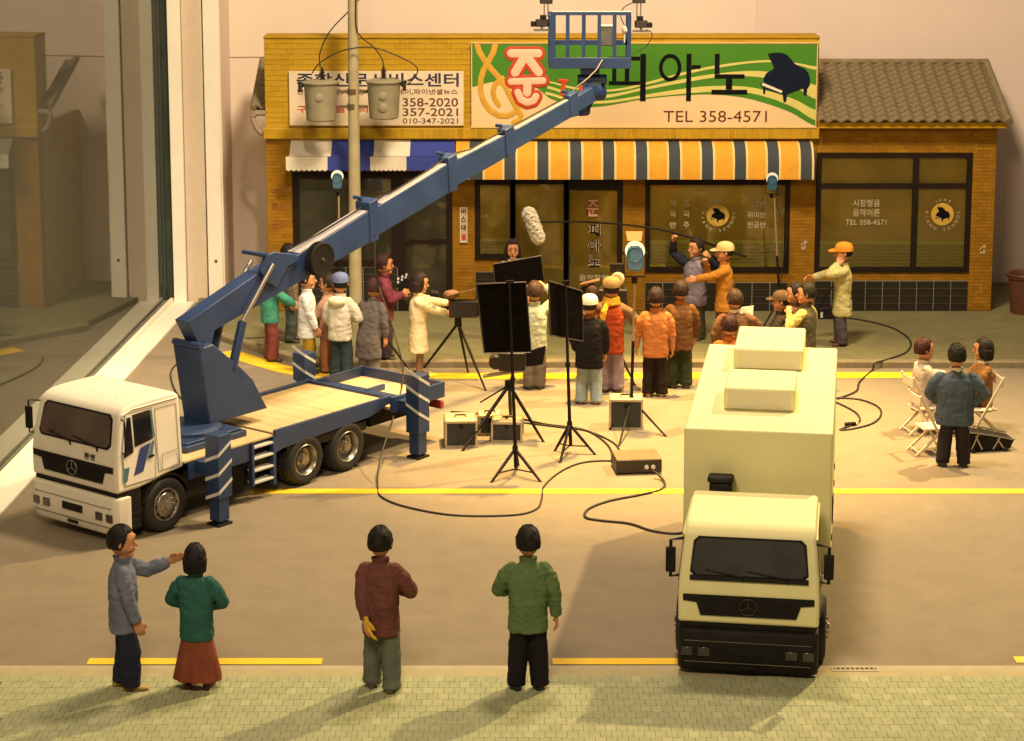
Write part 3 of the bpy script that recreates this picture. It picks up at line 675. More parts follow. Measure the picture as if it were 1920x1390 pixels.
M_deck = mat('deck_tan', (.62, .44, .22), .75, amt=.08, ns=3); M_seam = mat('panel_seam', (.16, .13, .09), .7)
M_lamp = mat('lamp_glass', (.05, .04, .035), .1); M_red_l = mat('tail_red', (.25, .03, .015), .3); M_teal = mat('stripe_teal', (.06, .17, .22), .45); M_sblue = mat('stripe_blue', (.03, .05, .19), .45)
M_steel = mat('rod_steel', (.45, .42, .36), .35, .9)

def wheel(root, x, y, r, w, side, rear=False):
    """side: -1 outer face towards -y"""
    e = bpy.data.objects.new('wheel', None); COL.objects.link(e); e.parent = root; e.location = (x, y, r); ROOTM[e.name] = rootm(root) @ Matrix.Translation((x, y, r))
    M = Matrix.Rotation(PI / 2 * (1 if side < 0 else -1), 4, 'X')   # lathe z -> outward
    h = w / 2; rr = r * .62
    mb = MB(); mb.lathe([(rr, -h), (r * .9, -h), (r * .97, -h * .8), (r, -h * .5), (r, h * .5), (r * .97, h * .8), (r * .9, h), (r * .78, h * 1.04), (rr, h * .92), (rr * .98, h * .5), (rr * .98, -h)], 32, M); 
    n = 28
    for i in range(n):
        a = 2 * PI * i / n; c = Vector((math.cos(a) * r * .995, math.sin(a) * r * .995, 0)); t = Vector((-math.sin(a), math.cos(a), 0))
        for sg in (-1, 1):
            p = c + Vector((0, 0, sg * h * .3)); mb.bar(M @ (p - t * .012), M @ (p + t * .012), .02, h * .35, M.to_3x3() @ c.normalized())
    mb.obj('tyre', M_tyre, e, smooth=45)
    rim = MB()
    if rear: prof = [(rr, h * .92), (rr * .95, h * .98), (rr * .9, h * .9), (rr * .78, h * .2), (rr * .62, h * .1), (rr * .55, h * .15), (rr * .5, h * .5), (rr * .36, h * .62), (rr * .3, h * .95), (rr * .14, h * 1.0), (.001, h * 1.0)]
    else: prof = [(rr, h * .92), (rr * .95, h * 1.0), (rr * .86, h * .92), (rr * .8, h * .7), (rr * .7, h * .98), (rr * .5, h * 1.08), (rr * .3, h * 1.12), (rr * .26, h * 1.3), (.001, h * 1.32)]
    rim.lathe([(.001, -h * .3), (rr, -h * .3)] + prof, 28, M)
    for i in range(8):
        a = 2 * PI * i / 8; q = .42 if rear else .5
        p = Vector((math.cos(a) * rr * q, math.sin(a) * rr * q, h * (.55 if rear else 1.05))); rim.cyl(M @ p, M @ (p + Vector((0, 0, .02))), .014, .011, 6)
    rim.obj('rim', M_chrome, e, smooth=40)
    if not rear:
        hb = MB()
        for i in range(10):
            a = 2 * PI * i / 10; p = Vector((math.cos(a) * rr * .76, math.sin(a) * rr * .76, h * .80)); hb.cyl(M @ p, M @ (p + Vector((0, 0, .012))), .02, .018, 8)
        hb.obj('rim_hole', M_chas, e)
    return e

def cab(root, W, M_body, bumper_mat, lights, text=None, stripes=False, roofz=1.72, length=1.10, mir='plate'):
    w = W / 2
    def yw(z): return w * (1 - .075 * max(0, (z - 1.08)) / .64)
    prof = [(.0, .66), (-.005, .98), (.02, 1.16), (.115, 1.59), (.14, 1.635), (.21, roofz - .04), (.34, roofz - .01), (.55, roofz), (length - .08, roofz), (length, roofz - .05), (length, .76), (.78, .73), (.52, .68), (.35, .66)]
    mb = MB()
    rings = []
    for s, ins in ((-1, 0), (1, 0)):
        rings.append([Vector((x, s * yw(z), z)) for x, z in prof])
    mb.loft([[p for p in rings[0]], [p for p in rings[1]]])
    body = mb.obj('cab_body', M_body, root, bevel=.035, seg=3)
    # roof ribs and rain gutter
    mb = MB()
    for s in (-1, 1): mb.tube([Vector((x, s * (yw(z) + .003), z)) for x, z in ((.15, 1.60), (.30, 1.645), (length - .05, 1.65))], .012, 6)
    for k in range(4 if mir == 'plate' else 0): y = -w * .45 + k * w * .3; mb.tube([Vector((.42, y, roofz - .006)), Vector((length - .15, y, roofz + .001))], .012, 6)
    mb.obj('roof_rib', M_body, body, smooth=60)
    # windscreen on the raked front
    def fp(y, z, off): 
        t = (z - 1.16) / .43; return Vector((.02 + .095 * t - off, y, z))
    def screen(hw0, hw1, za, zb, off, thick):
        q = .05; pl = []
        for (y, z) in ((-hw0 + q, za), (hw0 - q, za), (hw0, za + q), (hw1, zb - q), (hw1 - q, zb), (-hw1 + q, zb), (-hw1, zb - q), (-hw0, za + q)): pl.append(fp(y, z, off))
        m_ = MB(); m_.prism(pl, (-thick, 0, 0)); return m_
    screen(w * .84, w * .80, 1.18, 1.60, -.004, .012).obj('screen_seal', M_chas, body)
    ws = screen(w * .81, w * .77, 1.205, 1.58, .009, .006).obj('windscreen', mat('windscreen_brown_reflection', (.11, .075, .055), .10, amt=.35, ns=1.6, spec=.6) if mir == 'plate' else mat('windscreen_grey_reflection', (.055, .055, .05), .12, amt=.3, ns=2.0, spec=.6), root)  # brown and grey reflections are put into the two glass colours
    mb = MB()
    for y0, y1 in ((-w * .55, w * .02), (w * .08, w * .62)):
        mb.tube([fp(y0, 1.195, .03), fp(y0 + .02, 1.20, .035), fp(y1, 1.255, .022)], .008, 6); mb.cyl(fp(y0, 1.14, .0), fp(y0, 1.20, .03), .014, .010, 8)
    mb.obj('wiper', M_chas, root)
    mb = MB(); mb.prism([fp(y, z, .008) for y, z in ((-w * .84, 1.145), (w * .84, 1.145), (w * .84, 1.195), (-w * .84, 1.195))], (-.014, 0, 0))
    if mir == 'bars': mb.obj('cowl', M_chas, root)
    # grille with emblem
    mb = MB(); X = -.006
    gz0, gz1 = (.755, .985)
    pl = [(-w * .93, gz1), (w * .93, gz1), (w * .93, gz1 - .07), (w * .74, gz1 - .085), (w * .68, gz0), (-w * .68, gz0), (-w * .74, gz1 - .085), (-w * .93, gz1 - .07)]
    mb.prism([Vector((X, y, z)) for y, z in pl], (-.012, 0, 0)); g_ = mb.obj('grille', M_chas, root)
    for i in range(4):
        z = gz0 + .03 + i * .045; t = MB(); t.box(X - .017, X - .012, -w * .62, w * .62, z, z + .018); t.obj('slat', M_chas, g_)
    mb = MB(); n = 24; cz = (gz0 + gz1) / 2; xo = X - .024
    mb.tube([Vector((xo, .09 * math.cos(2 * PI * i / n), cz + .09 * math.sin(2 * PI * i / n))) for i in range(n + 1)], .007, 6, False)
    for a in (90, 210, 330): mb.tube([Vector((xo, 0, cz)), Vector((xo, .088 * math.cos(R(a)), cz + .088 * math.sin(R(a))))], .007, 6)
    mb.obj('emblem', mat('emblem_metal', (.30, .27, .24), .4, .8) if mir == 'plate' else mat('emblem_dark', (.07, .055, .04), .5, .5), g_, smooth=60)
    # bumper
    mb = MB(); mb.loft([[Vector((x, y, z)) for x, z in ((.0 + dx_, .12), (-.035 + dx_, .2), (-.04 + dx_, .56), (-.02 + dx_, .60), (.16 + dx_, .60), (.16 + dx_, .12))] for y, dx_ in ((-w, .07), (-w * .94, .01), (-w * .8, 0), (w * .8, 0), (w * .94, .01), (w, .07))])
    bp = mb.obj('bumper', bumper_mat, root, bevel=.02, smooth=50)
    mb = MB(); mb.box(.03, .30, -w * .96, w * .96, .603, .655); mb.obj('bumper_gap', M_chas, root)
    for sgn_ in (-1, 1):
        for k, (yy, ww) in enumerate(((.86, .11), (.62, .12))):
            t = MB(); y = sgn_ * w * yy; t.box(-.052, -.036, y - ww / 2, y + ww / 2, .30, .40); t.obj('headlight', lights, bp, bevel=.006)
    t = MB(); t.box(-.052, -.036, -.18, .18, .33, .42); t.obj('air_slot', M_chas, bp)
    t = MB(); t.box(-.046, -.033, -w * .9, w * .9, .468, .474); t.box(-.049, -.036, -w * .9, w * .9, .232, .237); t.obj('seam', M_seam, bp)
    t = MB(); t.box(-.05, -.03, -.09, .09, .175, .21); t.obj('number_plate', M_chas, bp)
    for sgn_ in (-1, 1):
        y = sgn_
        def sp(x, z, off=.004): return Vector((x, sgn_ * (yw(z) + off), z))
        off = Vector((0, sgn_ * .006, 0))
        mb = MB(); P = [sp(x, z, .001) for x, z in ((.13, .74), (.62, .74), (.64, 1.10), (.62, 1.61), (.20, 1.61), (.10, 1.16))]
        mb.prism(P, off); dr_ = mb.obj('door', M_body, root, bevel=.004)
        mb = MB(); mb.tube([p + off * 1.1 for p in P] + [P[0] + off * 1.1], .0045, 5, False); mb.obj('seam', M_seam, dr_)
        mb = MB(); mb.prism([sp(x, z, .008) for x, z in ((.12, 1.09), (.275, 1.13), (.275, 1.56), (.215, 1.56))], off * .6); mb.prism([sp(x, z, .008) for x, z in ((.305, 1.19), (.60, 1.23), (.59, 1.59), (.305, 1.58))], off * .6); mb.obj('side_window', M_glassd, dr_)
        mb = MB(); mb.box(.52, .60, sgn_ * (yw(1) + .008) - .008, sgn_ * (yw(1) + .008) + .008, 1.01, 1.035); mb.obj('handle', M_chas, dr_)
        mb = MB()
        for Q in ([(.68, .80), (1.03, .80), (1.03, 1.58), (.68, 1.58)], [(.74, .80), (1.02, .82), (1.02, 1.02), (.74, 1.0)]): mb.tube([sp(a, b, .003) for a, b in Q + Q[:1]], .0035, 5, False)
        mb.obj('seam', M_seam, root)
        if stripes:
            for Q, mm in (([(.10, .79), (.16, .79), (.20, .96), (.11, .96)], M_teal), ([(.27, .84), (.42, .86), (.56, 1.19), (.39, 1.16)], M_sblue), ([(.49, 1.0), (.57, 1.01), (.625, 1.21), (.585, 1.2)], M_teal)):
                mb = MB(); mb.prism([sp(a, b, .0085) for a, b in Q], off * .4); mb.obj('stripe', mm, dr_)
            mb = MB(); mb.prism([sp(a, b, .009) for a, b in ((.598, 1.24), (.63, 1.25), (.618, 1.58), (.596, 1.58))], off * .4); mb.obj('stripe', M_teal, dr_)
        # step box, fender
        mb = MB(); mb.box(.13, .40, sgn_ * w * .6, sgn_ * w * .97, .16, .655); mb.box(.14, .38, sgn_ * w * .93, sgn_ * w * .99, .34, .37); mb.box(.14, .38, sgn_ * w * .93, sgn_ * w * .99, .18, .21); mb.obj('step', M_chas, root)
        mb = MB(); ring = []; cx = .80
        for i in range(13):
            a = R(15 + 150 * i / 12); ring.append([Vector((cx + rr_ * math.cos(a), sgn_ * yy, .345 + rr_ * math.sin(a))) for rr_, yy in ((.37, w * .55), (.37, w * .99), (.40, w * .99), (.40, w * .55))])
        mb.loft(ring); mb.obj('mudguard', M_chas, root, smooth=40)
        # mirrors
        mb = MB(); yo = sgn_ * (w + (.10 if mir == 'plate' else .085)); zt = 1.56
        mb.tube([sp(.14, zt, 0), Vector((.06, yo, zt)), Vector((.06, yo, 1.15)), sp(.12, 1.15, 0)], .011 if mir == 'plate' else .018, 6); arm = mb.obj('mirror_arm', M_chas, root)
        if mir == 'bars' or sgn_ > 0:
            mb = MB(); mb.box(.035, .085, yo - .05, yo + .05, 1.20, 1.48); mb.obj('mirror', M_chas, arm, bevel=.012)
    if text:
        mb = MB(); vs, fs = text_mesh(text, .01, .02, spacing=1.25)
        mb.add([Vector((.0 - p.z * .3, -.30 - p.x * .10, 1.02 + p.y * .085)) for p in vs], fs)
        mb.obj('lettering', mat('dark_print', (.05, .04, .03), .6), root)
    return body

# ---------------------------------------------------------------- crane lorry
TX, TY, TH = -5.349, 26.396, 0.906
CT = E('crane_lorry', 'white cabbed crane lorry with a long raised blue telescopic boom and striped outriggers', 'crane truck', (TX, TY, 0), TH)
TM = rootm(CT); TI = TM.inverted()
def tl(u, v, y):
    o = TI @ CAM; d = TI.to_3x3() @ ray(u, v); t = (y - o.y) / d.y; return o + d * t
W = 1.55; w = W / 2
cab(CT, W, M_cabw, M_cabw, M_lamp, text='환영', stripes=True)
mb = MB(); mb.box(.2, 6.0, -.42, -.30, .42, .62); mb.box(.2, 6.0, .30, .42, .42, .62); mb.box(.3, 5.9, -.295, .295, .40, .60); mb.box(1.2, 2.25, -.66, .66, .30, .66); mb.box(4.72, 5.98, -.62, .62, .46, .64); mb.obj('chassis', M_chas, CT)
wheel(CT, .802, -w + .11, .343, .22, -1); wheel(CT, .802, w - .11, .343, .22, 1)
for x in (3.295, 4.116):
    for s in (-1, 1): wheel(CT, x, s * (w - .14), .343, .28, s, True)
mb = MB()
for x in (.8, 3.295, 4.116): mb.cyl((x, -w + .2, .343), (x, w - .2, .343), .06, .06, 10)
mb.obj('axle', M_chas, CT)
mb = MB(); mb.box(2.95, 4.5, -w + .02, -w + .035, .5, .62); mb.box(2.8, 4.6, -.7, .7, .70, .735); mb.obj('wheel_cover', M_chas, CT)
# deck with single boards
zb = .872
mb = MB(); mb.box(2.74, 4.99, -w + .05, w - .05, .74, .80); mb.obj('deck_frame', M_blue, CT)
t = MB(); t.box(-.116, .116, -w + .056, w - .056, 0, .022); p = t.obj('deck_board', M_deck, CT, bevel=.003); me = p.data; nbd = 9
for i in range(nbd):
    o = p if i == 0 else link('deck_board', me, CT); o.location = (2.87 + i * .2485, 0, .802 + random.uniform(0, .002)); o.scale.x = 1.045
mb = MB(); mb.prism([Vector((a, -w, b)) for a, b in ((2.719, zb), (2.719, .565), (2.86, .60), (4.55, .66), (4.72, .70), (4.996, .78), (4.996, zb))], (0, .045, 0)); mb.obj('side_panel', M_blue, CT, bevel=.006)
mb = MB(); mb.box(2.72, 4.996, w - .045, w, .70, zb); mb.obj('side_panel', M_blue, CT, bevel=.006)
mb = MB(); mb.box(4.94, 4.998, -w + .047, w - .047, .78, zb - .01); mb.obj('cross_rail', M_blue, CT, bevel=.006)
# rear tray
mb = MB(); mb.box(5.0, 6.14, -.74, .74, .66, .70); mb.obj('tray_floor', M_deck, CT)
mb = MB(); mb.box(5.002, 6.14, -.78, -.742, .62, .84); mb.box(5.002, 6.14, .742, .78, .62, .84); mb.box(6.10, 6.142, -.741, .741, .62, .84); mb.box(5.3, 5.42, -.741, .741, .702, .76); mb.box(5.3, 5.7, -.05, .0, .702, .78); mb.obj('tray_side', M_blue, CT, bevel=.006)
for s in (-1, 1):
    mb = MB(); mb.box(6.05, 6.12, s * .62 - .16, s * .62 + .16, .46, .57); mb.obj('tail_light', M_red_l, CT, bevel=.01)
# ladder
mb = MB(); mb.box(2.28, 2.32, -w - .01, -w + .06, .22, .80); mb.box(2.67, 2.715, -w - .01, -w + .06, .16, .80); mb.obj('ladder_rail', M_blue, CT)
for i, z in enumerate((.24, .40, .56, .71)):
    mb = MB(); mb.box(2.32, 2.67, -w - .01, -w + .12, z, z + .03); mb.obj('ladder_rung', M_stripew, CT, bevel=.004)
mb = MB(); mb.box(1.2, 2.28, -w + .02, -w + .05, .56, .80); mb.box(1.13, 2.72, -.70, .70, .74, .79); mb.box(1.2, 2.28, w - .05, w - .02, .56, .80); mb.obj('subframe', M_blue, CT, bevel=.005)
mb = MB(); mb.box(1.13, 2.7, -w + .02, w - .02, .792, .815); mb.obj('deck_plate', M_deck, CT)
# outriggers
def outrigger(x, s):
    y = s * 1.063; zo = 1.171
    mb = MB(); mb.box(x - .115, x + .115, y - .115, y + .115, .36, zo); o = mb.obj('outrigger', M_blue, CT, bevel=.006)
    mb = MB(); mb.box(x - .085, x + .085, y - .085, y + .085, .06, .36); mb.obj('outrigger_leg', M_blue, o)
    mb = MB(); mb.box(x - .07, x + .07, y - .07, y + .07, .03, .06); mb.box(x - .12, x + .12, y - .11, y + .11, 0, .03); mb.obj('foot_plate', M_chas, o, bevel=.006)
    e_ = .002
    zs = (.42, .66, .90) if x < 3 else (.50, .76, 1.0)
    for z in zs:
        mb = MB(); h = .045
        up = 1 if x < 3 else -1
        a, b = (z, z + .14) if up > 0 else (z + .14, z)
        mb.prism([Vector((x - .115, y - .1175, a)), Vector((x + .115, y - .1175, b)), Vector((x + .115, y - .1175, b + h)), Vector((x - .115, y - .1175, a + h))], (0, -e_, 0))
        c = a - (.10 if up > 0 else -.10)
        mb.prism([Vector((x - .1175, y - .115, a)), Vector((x - .1175, y + .115, c)), Vector((x - .1175, y + .115, c + h)), Vector((x - .1175, y - .115, a + h))], (-e_, 0, 0)); mb.obj('stripe', M_stripew, o)
    mb = MB(); mb.box(x - .09, x + .09, min(y + (.115 if s < 0 else -.115), s * .42), max(y + (.115 if s < 0 else -.115), s * .42), .62, .78); mb.obj('outrigger_beam', M_blue, o)
for x in (1.41, 5.215):
    for s in (-1, 1): outrigger(x, s)
# turret
q = tl(440, 798, -.5); zt = .93
mb = MB(); mb.box(1.38, 2.45, -.53, .53, .816, .90); mb.box(1.43, 2.40, -.48, .48, .901, zt); mb.obj('turret_base', M_blue, CT, bevel=.012)
mb = MB(); M_ = Matrix.Translation((1.92, 0, zt)); mb.lathe([(.44, 0), (.44, .04), (.38, .075), (.36, .075)], 36, M_); mb.obj('slew_ring', M_blue, CT, smooth=40)
hw = .24
P = [tl(u, v, -hw) for u, v in ((373, 656), (400, 645), (454, 691), (475, 712), (496, 754), (503, 776), (393, 783))]
for p in P[-2:]: p.z = zt + .06
mb = MB(); mb.prism(P, (0, 2 * hw, 0)); mb.obj('turret', M_blue, CT, bevel=.02)
# boom
def sec(poly, hw, name, m=M_blue, parent=CT, bevel=.008):
    mb = MB(); mb.prism([tl(u, v, -hw) for u, v in poly], (0, 2 * hw, 0)); return mb.obj(name, m, parent, bevel=bevel)
boom = sec([(352, 604), (496, 505), (560, 478), (704, 389), (704, 449), (558, 531), (402, 620), (398, 645), (380, 660)], .12, 'boom_section')
M_top = mat('boom_top_light', (.34, .31, .33), .45, amt=.08)  # pale strips paint reflected light onto the top of the blue boom
def lit_top(a, b, hw, lift=3):
    A = tl(a[0], a[1], -hw); Bp = tl(b[0], b[1], -hw); mb = MB(); mb.prism([A + Vector((0, .012, .004)), Bp + Vector((0, .012, .004)), Bp + Vector((0, 2 * hw - .012, .004)), A + Vector((0, 2 * hw - .012, .004))], (0, 0, .005)); mb.obj('lit_top_strip', M_top, boom)
lit_top((563, 476), (690, 397), .12)
s2 = sec([(690, 399), (858, 297), (858, 353), (690, 453)], .085, 'boom_section'); lit_top((718, 383), (838, 309), .085)
s3 = sec([(840, 308), (968, 243), (968, 285), (840, 358)], .065, 'boom_section'); lit_top((862, 297), (942, 256), .065)
s4 = sec([(950, 253), (1086, 178), (1086, 212), (950, 291)], .052, 'boom_section'); lit_top((968, 243), (1070, 187), .052)
s5 = sec([(1070, 189), (1112, 164), (1118, 190), (1076, 215)], .06, 'boom_section')
for (u, v, h, hw) in ((702, 417, 78, .135), (850, 328, 68, .10), (957, 267, 52, .08), (1077, 199, 44, .065)):
    sec([(u - 9, v - h * .5 + 3), (u + 7, v - h * .5 - 6), (u + 9, v + h * .42), (u - 7, v + h * .5)], hw, 'boom_collar', bevel=.01)
    a = tl(u - 6, v - h * .5 - 1, -hw); mb = MB(); mb.cyl(a + Vector((0, hw * 1.2, .02)), a + Vector((0, 2 * hw + .05, .02)), .028, .028, 10); mb.obj('boom_pin', M_blue, CT, smooth=40)
for yy in (-.17, .125):
    mb = MB(); mb.prism([tl(u, v, yy) + (Vector((0, 0, 0))) for u, v in ((488, 508), (497, 482), (514, 472), (556, 478), (562, 488), (540, 500), (520, 540), (500, 528))], (0, .045, 0)); mb.obj('knuckle_bracket', M_blue, CT, bevel=.01)
a = tl(503, 480, -.25); mb = MB(); mb.cyl(a + Vector((0, .02, 0)), a + Vector((0, .46, 0)), .03, .03, 12); mb.obj('knuckle_pin', M_blue, CT, smooth=40)
a = tl(378, 650, -.26); mb = MB(); mb.cyl(a, a + Vector((0, .50, 0)), .045, .045, 14); mb.obj('pivot_pin', M_blue, CT, smooth=40)
for yy in (-.20, .20):
    d_ = yy + .20
    A = tl(512, 496, -.20); Bq = tl(455, 603, -.20); Cq = tl(436, 690, -.20)
    for p in (A, Bq, Cq): p.y = yy
    mb = MB(); mb.cyl(A, Bq, .03, .03, 12); mb.obj('ram_rod', M_steel, CT, smooth=40)
    mb = MB(); mb.cyl(Bq, Cq, .06, .06, 16); mb.obj('ram_cylinder', M_blue, CT, smooth=40)
for yy, lift in ((.03, .025), (-.02, .02)):
    pts = [tl(u, v, yy) + Vector((0, 0, lift)) for u, v in ((545, 470), (600, 440), (660, 404), (695, 378), (730, 366), (800, 324), (845, 292), (880, 284), (940, 250), (960, 240), (1060, 186))]
    mb = MB(); mb.tube(pts, .009, 6); mb.obj('hydraulic_hose', M_chas, CT, smooth=60)
# cable drum on the near side
c = tl(600, 486, -.24); mb = MB(); M_ = Matrix.Translation(c) @ Matrix.Rotation(PI / 2, 4, 'X'); mb.lathe([(.001, -.07), (.22, -.07), (.235, -.05), (.235, -.03), (.16, -.03), (.16, .03), (.235, .03), (.235, .05), (.22, .06), (.16, .045), (.001, .045)], 36, M_); dm = mb.obj('cable_drum', M_chas, CT, smooth=40)
mb = MB(); mb.cyl(c + Vector((0, -.045, 0)), c + Vector((0, -.075, 0)), .022, .018, 10); mb.obj('drum_bolt', M_chrome, dm)
# basket: square to the street
bc = TM @ tl(1107, 128, 0); YB = bc.y
bk = E('lift_basket', 'blue railed work basket carried at the tip of the crane boom', 'basket', PY(1107, 128, YB))
def bx(mb, u0, u1, v0, v1, ya, yb): x0, x1, z0, z1 = rectb(u0, u1, v0, v1); mb.box(x0, x1, YB + ya, YB + yb, z0, z1)
def rectb(u0, u1, v0, v1): return PY(u0, 70, YB).x, PY(u1, 70, YB).x, PY(1107, v1, YB).z, PY(1107, v0, YB).z
def Z8(x, y): return (x / 5.346 + 980, y / 5.346)
dep = .62
mb = MB(); bx(mb, *[*(Z8(265, 0)[0], Z8(1090, 0)[0]), Z8(0, 580)[1], Z8(0, 690)[1]], 0, .03); mb.obj('front_panel', M_blue, bk, bevel=.006, world=True)
mb = MB(); bx(mb, Z8(265, 0)[0], Z8(1090, 0)[0], Z8(0, 660)[1], Z8(0, 689)[1], .032, dep); mb.obj('floor', M_blue, bk, world=True)
for a, b in ((268, 332), (432, 470), (592, 632), (750, 785), (902, 940), (1050, 1088)):
    mb = MB(); bx(mb, Z8(a, 0)[0], Z8(b, 0)[0], Z8(0, 156)[1], Z8(0, 579)[1], .002, .03 if a in (268, 1050) else .022); mb.obj('rail_post', M_blue, bk, world=True)
mb = MB(); bx(mb, Z8(292, 0)[0], Z8(1086, 0)[0], Z8(0, 122)[1], Z8(0, 155)[1], .0, .03); mb.obj('top_rail', M_blue, bk, world=True)
mb = MB(); bx(mb, Z8(292, 0)[0], Z8(1086, 0)[0], Z8(0, 114)[1], Z8(0, 121)[1], .0, .03); mb.obj('rail_cap', M_stripew, bk, world=True)
mb = MB(); bx(mb, Z8(262, 0)[0], Z8(300, 0)[0], Z8(0, 150)[1], Z8(0, 690)[1], dep - .03, dep); bx(mb, Z8(1052, 0)[0], Z8(1090, 0)[0], Z8(0, 150)[1], Z8(0, 690)[1], dep - .03, dep)
bx(mb, Z8(265, 0)[0], Z8(1088, 0)[0], Z8(0, 440)[1], Z8(0, 490)[1], dep - .03, dep - .002); bx(mb, Z8(265, 0)[0], Z8(285, 0)[0], Z8(0, 160)[1], Z8(0, 200)[1], .03, dep - .03); bx(mb, Z8(1066, 0)[0], Z8(1088, 0)[0], Z8(0, 160)[1], Z8(0, 200)[1], .03, dep - .03); mb.obj('back_rail', M_blue, bk, world=True)
mb = MB(); bx(mb, Z8(765, 0)[0], Z8(910, 0)[0], Z8(0, 275)[1], Z8(0, 470)[1], .1, .24); mb.obj('control_box', mat('grey_box', (.10, .10, .09), .6), bk, bevel=.015, world=True)
mb = MB(); bx(mb, Z8(765, 0)[0], Z8(910, 0)[0], Z8(0, 262)[1], Z8(0, 274)[1], .09, .25); mb.obj('control_lid', M_stripew, bk, bevel=.008, world=True)
mb = MB(); c = PY(*Z8(1020, 300), YB + .2); mb.ball(c, .045, .05, .06, 10, 7, lambda d: 1 + .25 * noise.noise(d * 3)); mb.cyl(c, c + Vector((0, 0, -.2)), .015, .01); mb.obj('white_bag', M_stripew, bk, smooth=60, world=True)
# tip bracket joining boom and basket
mb = MB(); bx(mb, Z8(585, 0)[0], Z8(775, 0)[0], Z8(0, 691)[1], Z8(0, 760)[1], .1, .42); a = PY(*Z8(690, 800), YB + .25); mb.cyl(a + Vector((-.22, 0, 0)), a + Vector((.24, 0, 0)), .085, .085, 18)
a2 = PY(*Z8(700, 930), YB + .2); mb.cyl(a2 + Vector((-.10, -.06, 0)), a2 + Vector((.16, .1, 0)), .13, .13, 18); mb.bar(a, a2, .30, .14, (0, 1, 0)); a3 = PY(*Z8(610, 1110), YB + .15); mb.bar(a2, a3, .16, .13, (0, 1, 0)); mb.cyl(a3 + Vector((-.06, -.05, 0)), a3 + Vector((.06, .05, 0)), .085, .085, 14)
mb.obj('tip_bracket', M_blue, bk, bevel=.01, world=True)
mb = MB(); mb.tube([PY(*Z8(800, 600), YB - .02), PY(*Z8(740, 700), YB - .06), PY(*Z8(650, 790), YB - .1), PY(*Z8(560, 860), YB - .1), PY(*Z8(480, 940), YB - .02)], .010, 6); mb.obj('hose', mat('grey_hose', (.35, .31, .24), .6), bk, smooth=60, world=True)
# flood lights on the basket
def flood(u, v, side, label, post=None):
    c = PY(u, v, YB + .3); e = E('flood_light', label, 'flood light', c, group='flood lights on the lift basket')
    mb = MB(); mb.box(-.10, .10, -.07, .07, -.05, .06); mb.obj('housing', M_chas, e, bevel=.012)
    mb = MB(); mb.box(-.085, .085, -.085, -.072, -.038, .048); mb.obj('lens', M_lamp, e)
    if post:
        mb = MB(); mb.cyl((-.03, 0, -.05), (-.03, 0, -post), .009, .009, 8); mb.cyl((.03, 0, -.05), (.03, 0, -post), .009, .009, 8); mb.obj('post', M_steel, e)
    else:
        mb = MB(); mb.box(-.13, .13, -.05, .05, -.12, -.09); mb.box(-.02, .02, -.02, .02, -.089, -.05); mb.obj('bracket', M_steel, e)
        mb = MB(); mb.box(-side * .02 - .05, -side * .02 + .05, -.05, .05, .062, .13); mb.obj('ballast', M_chas, e, bevel=.008)
        mb = MB(); mb.box(side * .13 - .045, side * .13 + .045, -.05, .05, -.05, .03); mb.obj('ballast', M_chas, e, bevel=.008)
flood(1016, 44, -1, 'black flood light clamped to the left side of the blue basket'); flood(1202, 46, 1, 'black flood light clamped to the right side of the blue basket')
flood(1024, 1, -1, 'black flood light raised on twin posts above the left side of the basket', .26); flood(1198, 0, 1, 'black flood light raised on twin posts above the right side of the basket', .28)
M_cable = mat('black_cable', (.02, .016, .012), .55, amt=.1)
def cat(pts, n=6):
    out = []
    for i in range(len(pts) - 1):
        p0 = pts[max(i - 1, 0)]; p1 = pts[i]; p2 = pts[i + 1]; p3 = pts[min(i + 2, len(pts) - 1)]
        for k in range(n):
            t = k / n; out.append(.5 * (2 * p1 + (p2 - p0) * t + (2 * p0 - 5 * p1 + 4 * p2 - p3) * t * t + (3 * p1 - p0 - 3 * p2 + p3) * t ** 3))
    return out + [pts[-1]]
def cable(label, pts, r=.013, category='cable', m=M_cable, group=None, name='cable'):
    mb = MB(); mb.tube(cat([Vector(p) for p in pts]), r, 7); return T(mb.obj(name, m, smooth=60), label, category, group)
cable('thin black lead looping off the right side of the lift basket', [PY(u, v, YB + .28) for u, v in ((1212, 56), (1222, 62), (1220, 75), (1208, 90), (1188, 100))], .008)
cable('thin black lead hanging into the basket from the upper right lamp', [PY(u, v, YB + .28) for u, v in ((1190, 4), (1170, 14), (1164, 30), (1168, 42), (1172, 50))], .008)
# ---------------------------------------------------------------- box lorry
BT = E('box_lorry', 'cream box lorry with two roof units and a black bumper parked facing the viewer', 'truck', (2.386, 21.60, 0), R(81.2))
BM_ = rootm(BT)
W2 = 1.42
n0 = set(COL.objects)
cab(BT, W2, M_caby, M_chas, M_lamp, roofz=1.75, length=1.30, mir='bars')
for o in set(COL.objects) - n0:
    if o.parent == BT: o.scale.z = .935
for x, rr in ((.80, False), (3.9, True), (4.72, True)):
    for s in (-1, 1): wheel(BT, x, s * (W2 / 2 - .06), .343, .24, s, rr)
mb = MB(); mb.box(.3, 5.4, -.36, .36, .36, .60); mb.box(1.5, 3.3, -.66, .66, .25, .58); mb.obj('chassis', M_chas, BT)
wb = 1.585 / 2
mb = MB(); mb.box(1.62, 5.62, -wb, wb, .66, 2.205); cargo = mb.obj('cargo_box', M_boxy, BT, bevel=.025, seg=3)
mb = MB()
for x in (2.3, 2.9, 3.6, 4.4, 5.1): mb.box(x, x + .07, -wb - .012, -wb - .001, .80, .86)
mb.box(2.9, 3.5, -wb - .012, -wb - .001, .98, 1.0); mb.box(2.5, 2.53, -wb - .016, -wb - .001, .95, 1.25); mb.obj('side_fitting', M_chas, cargo)
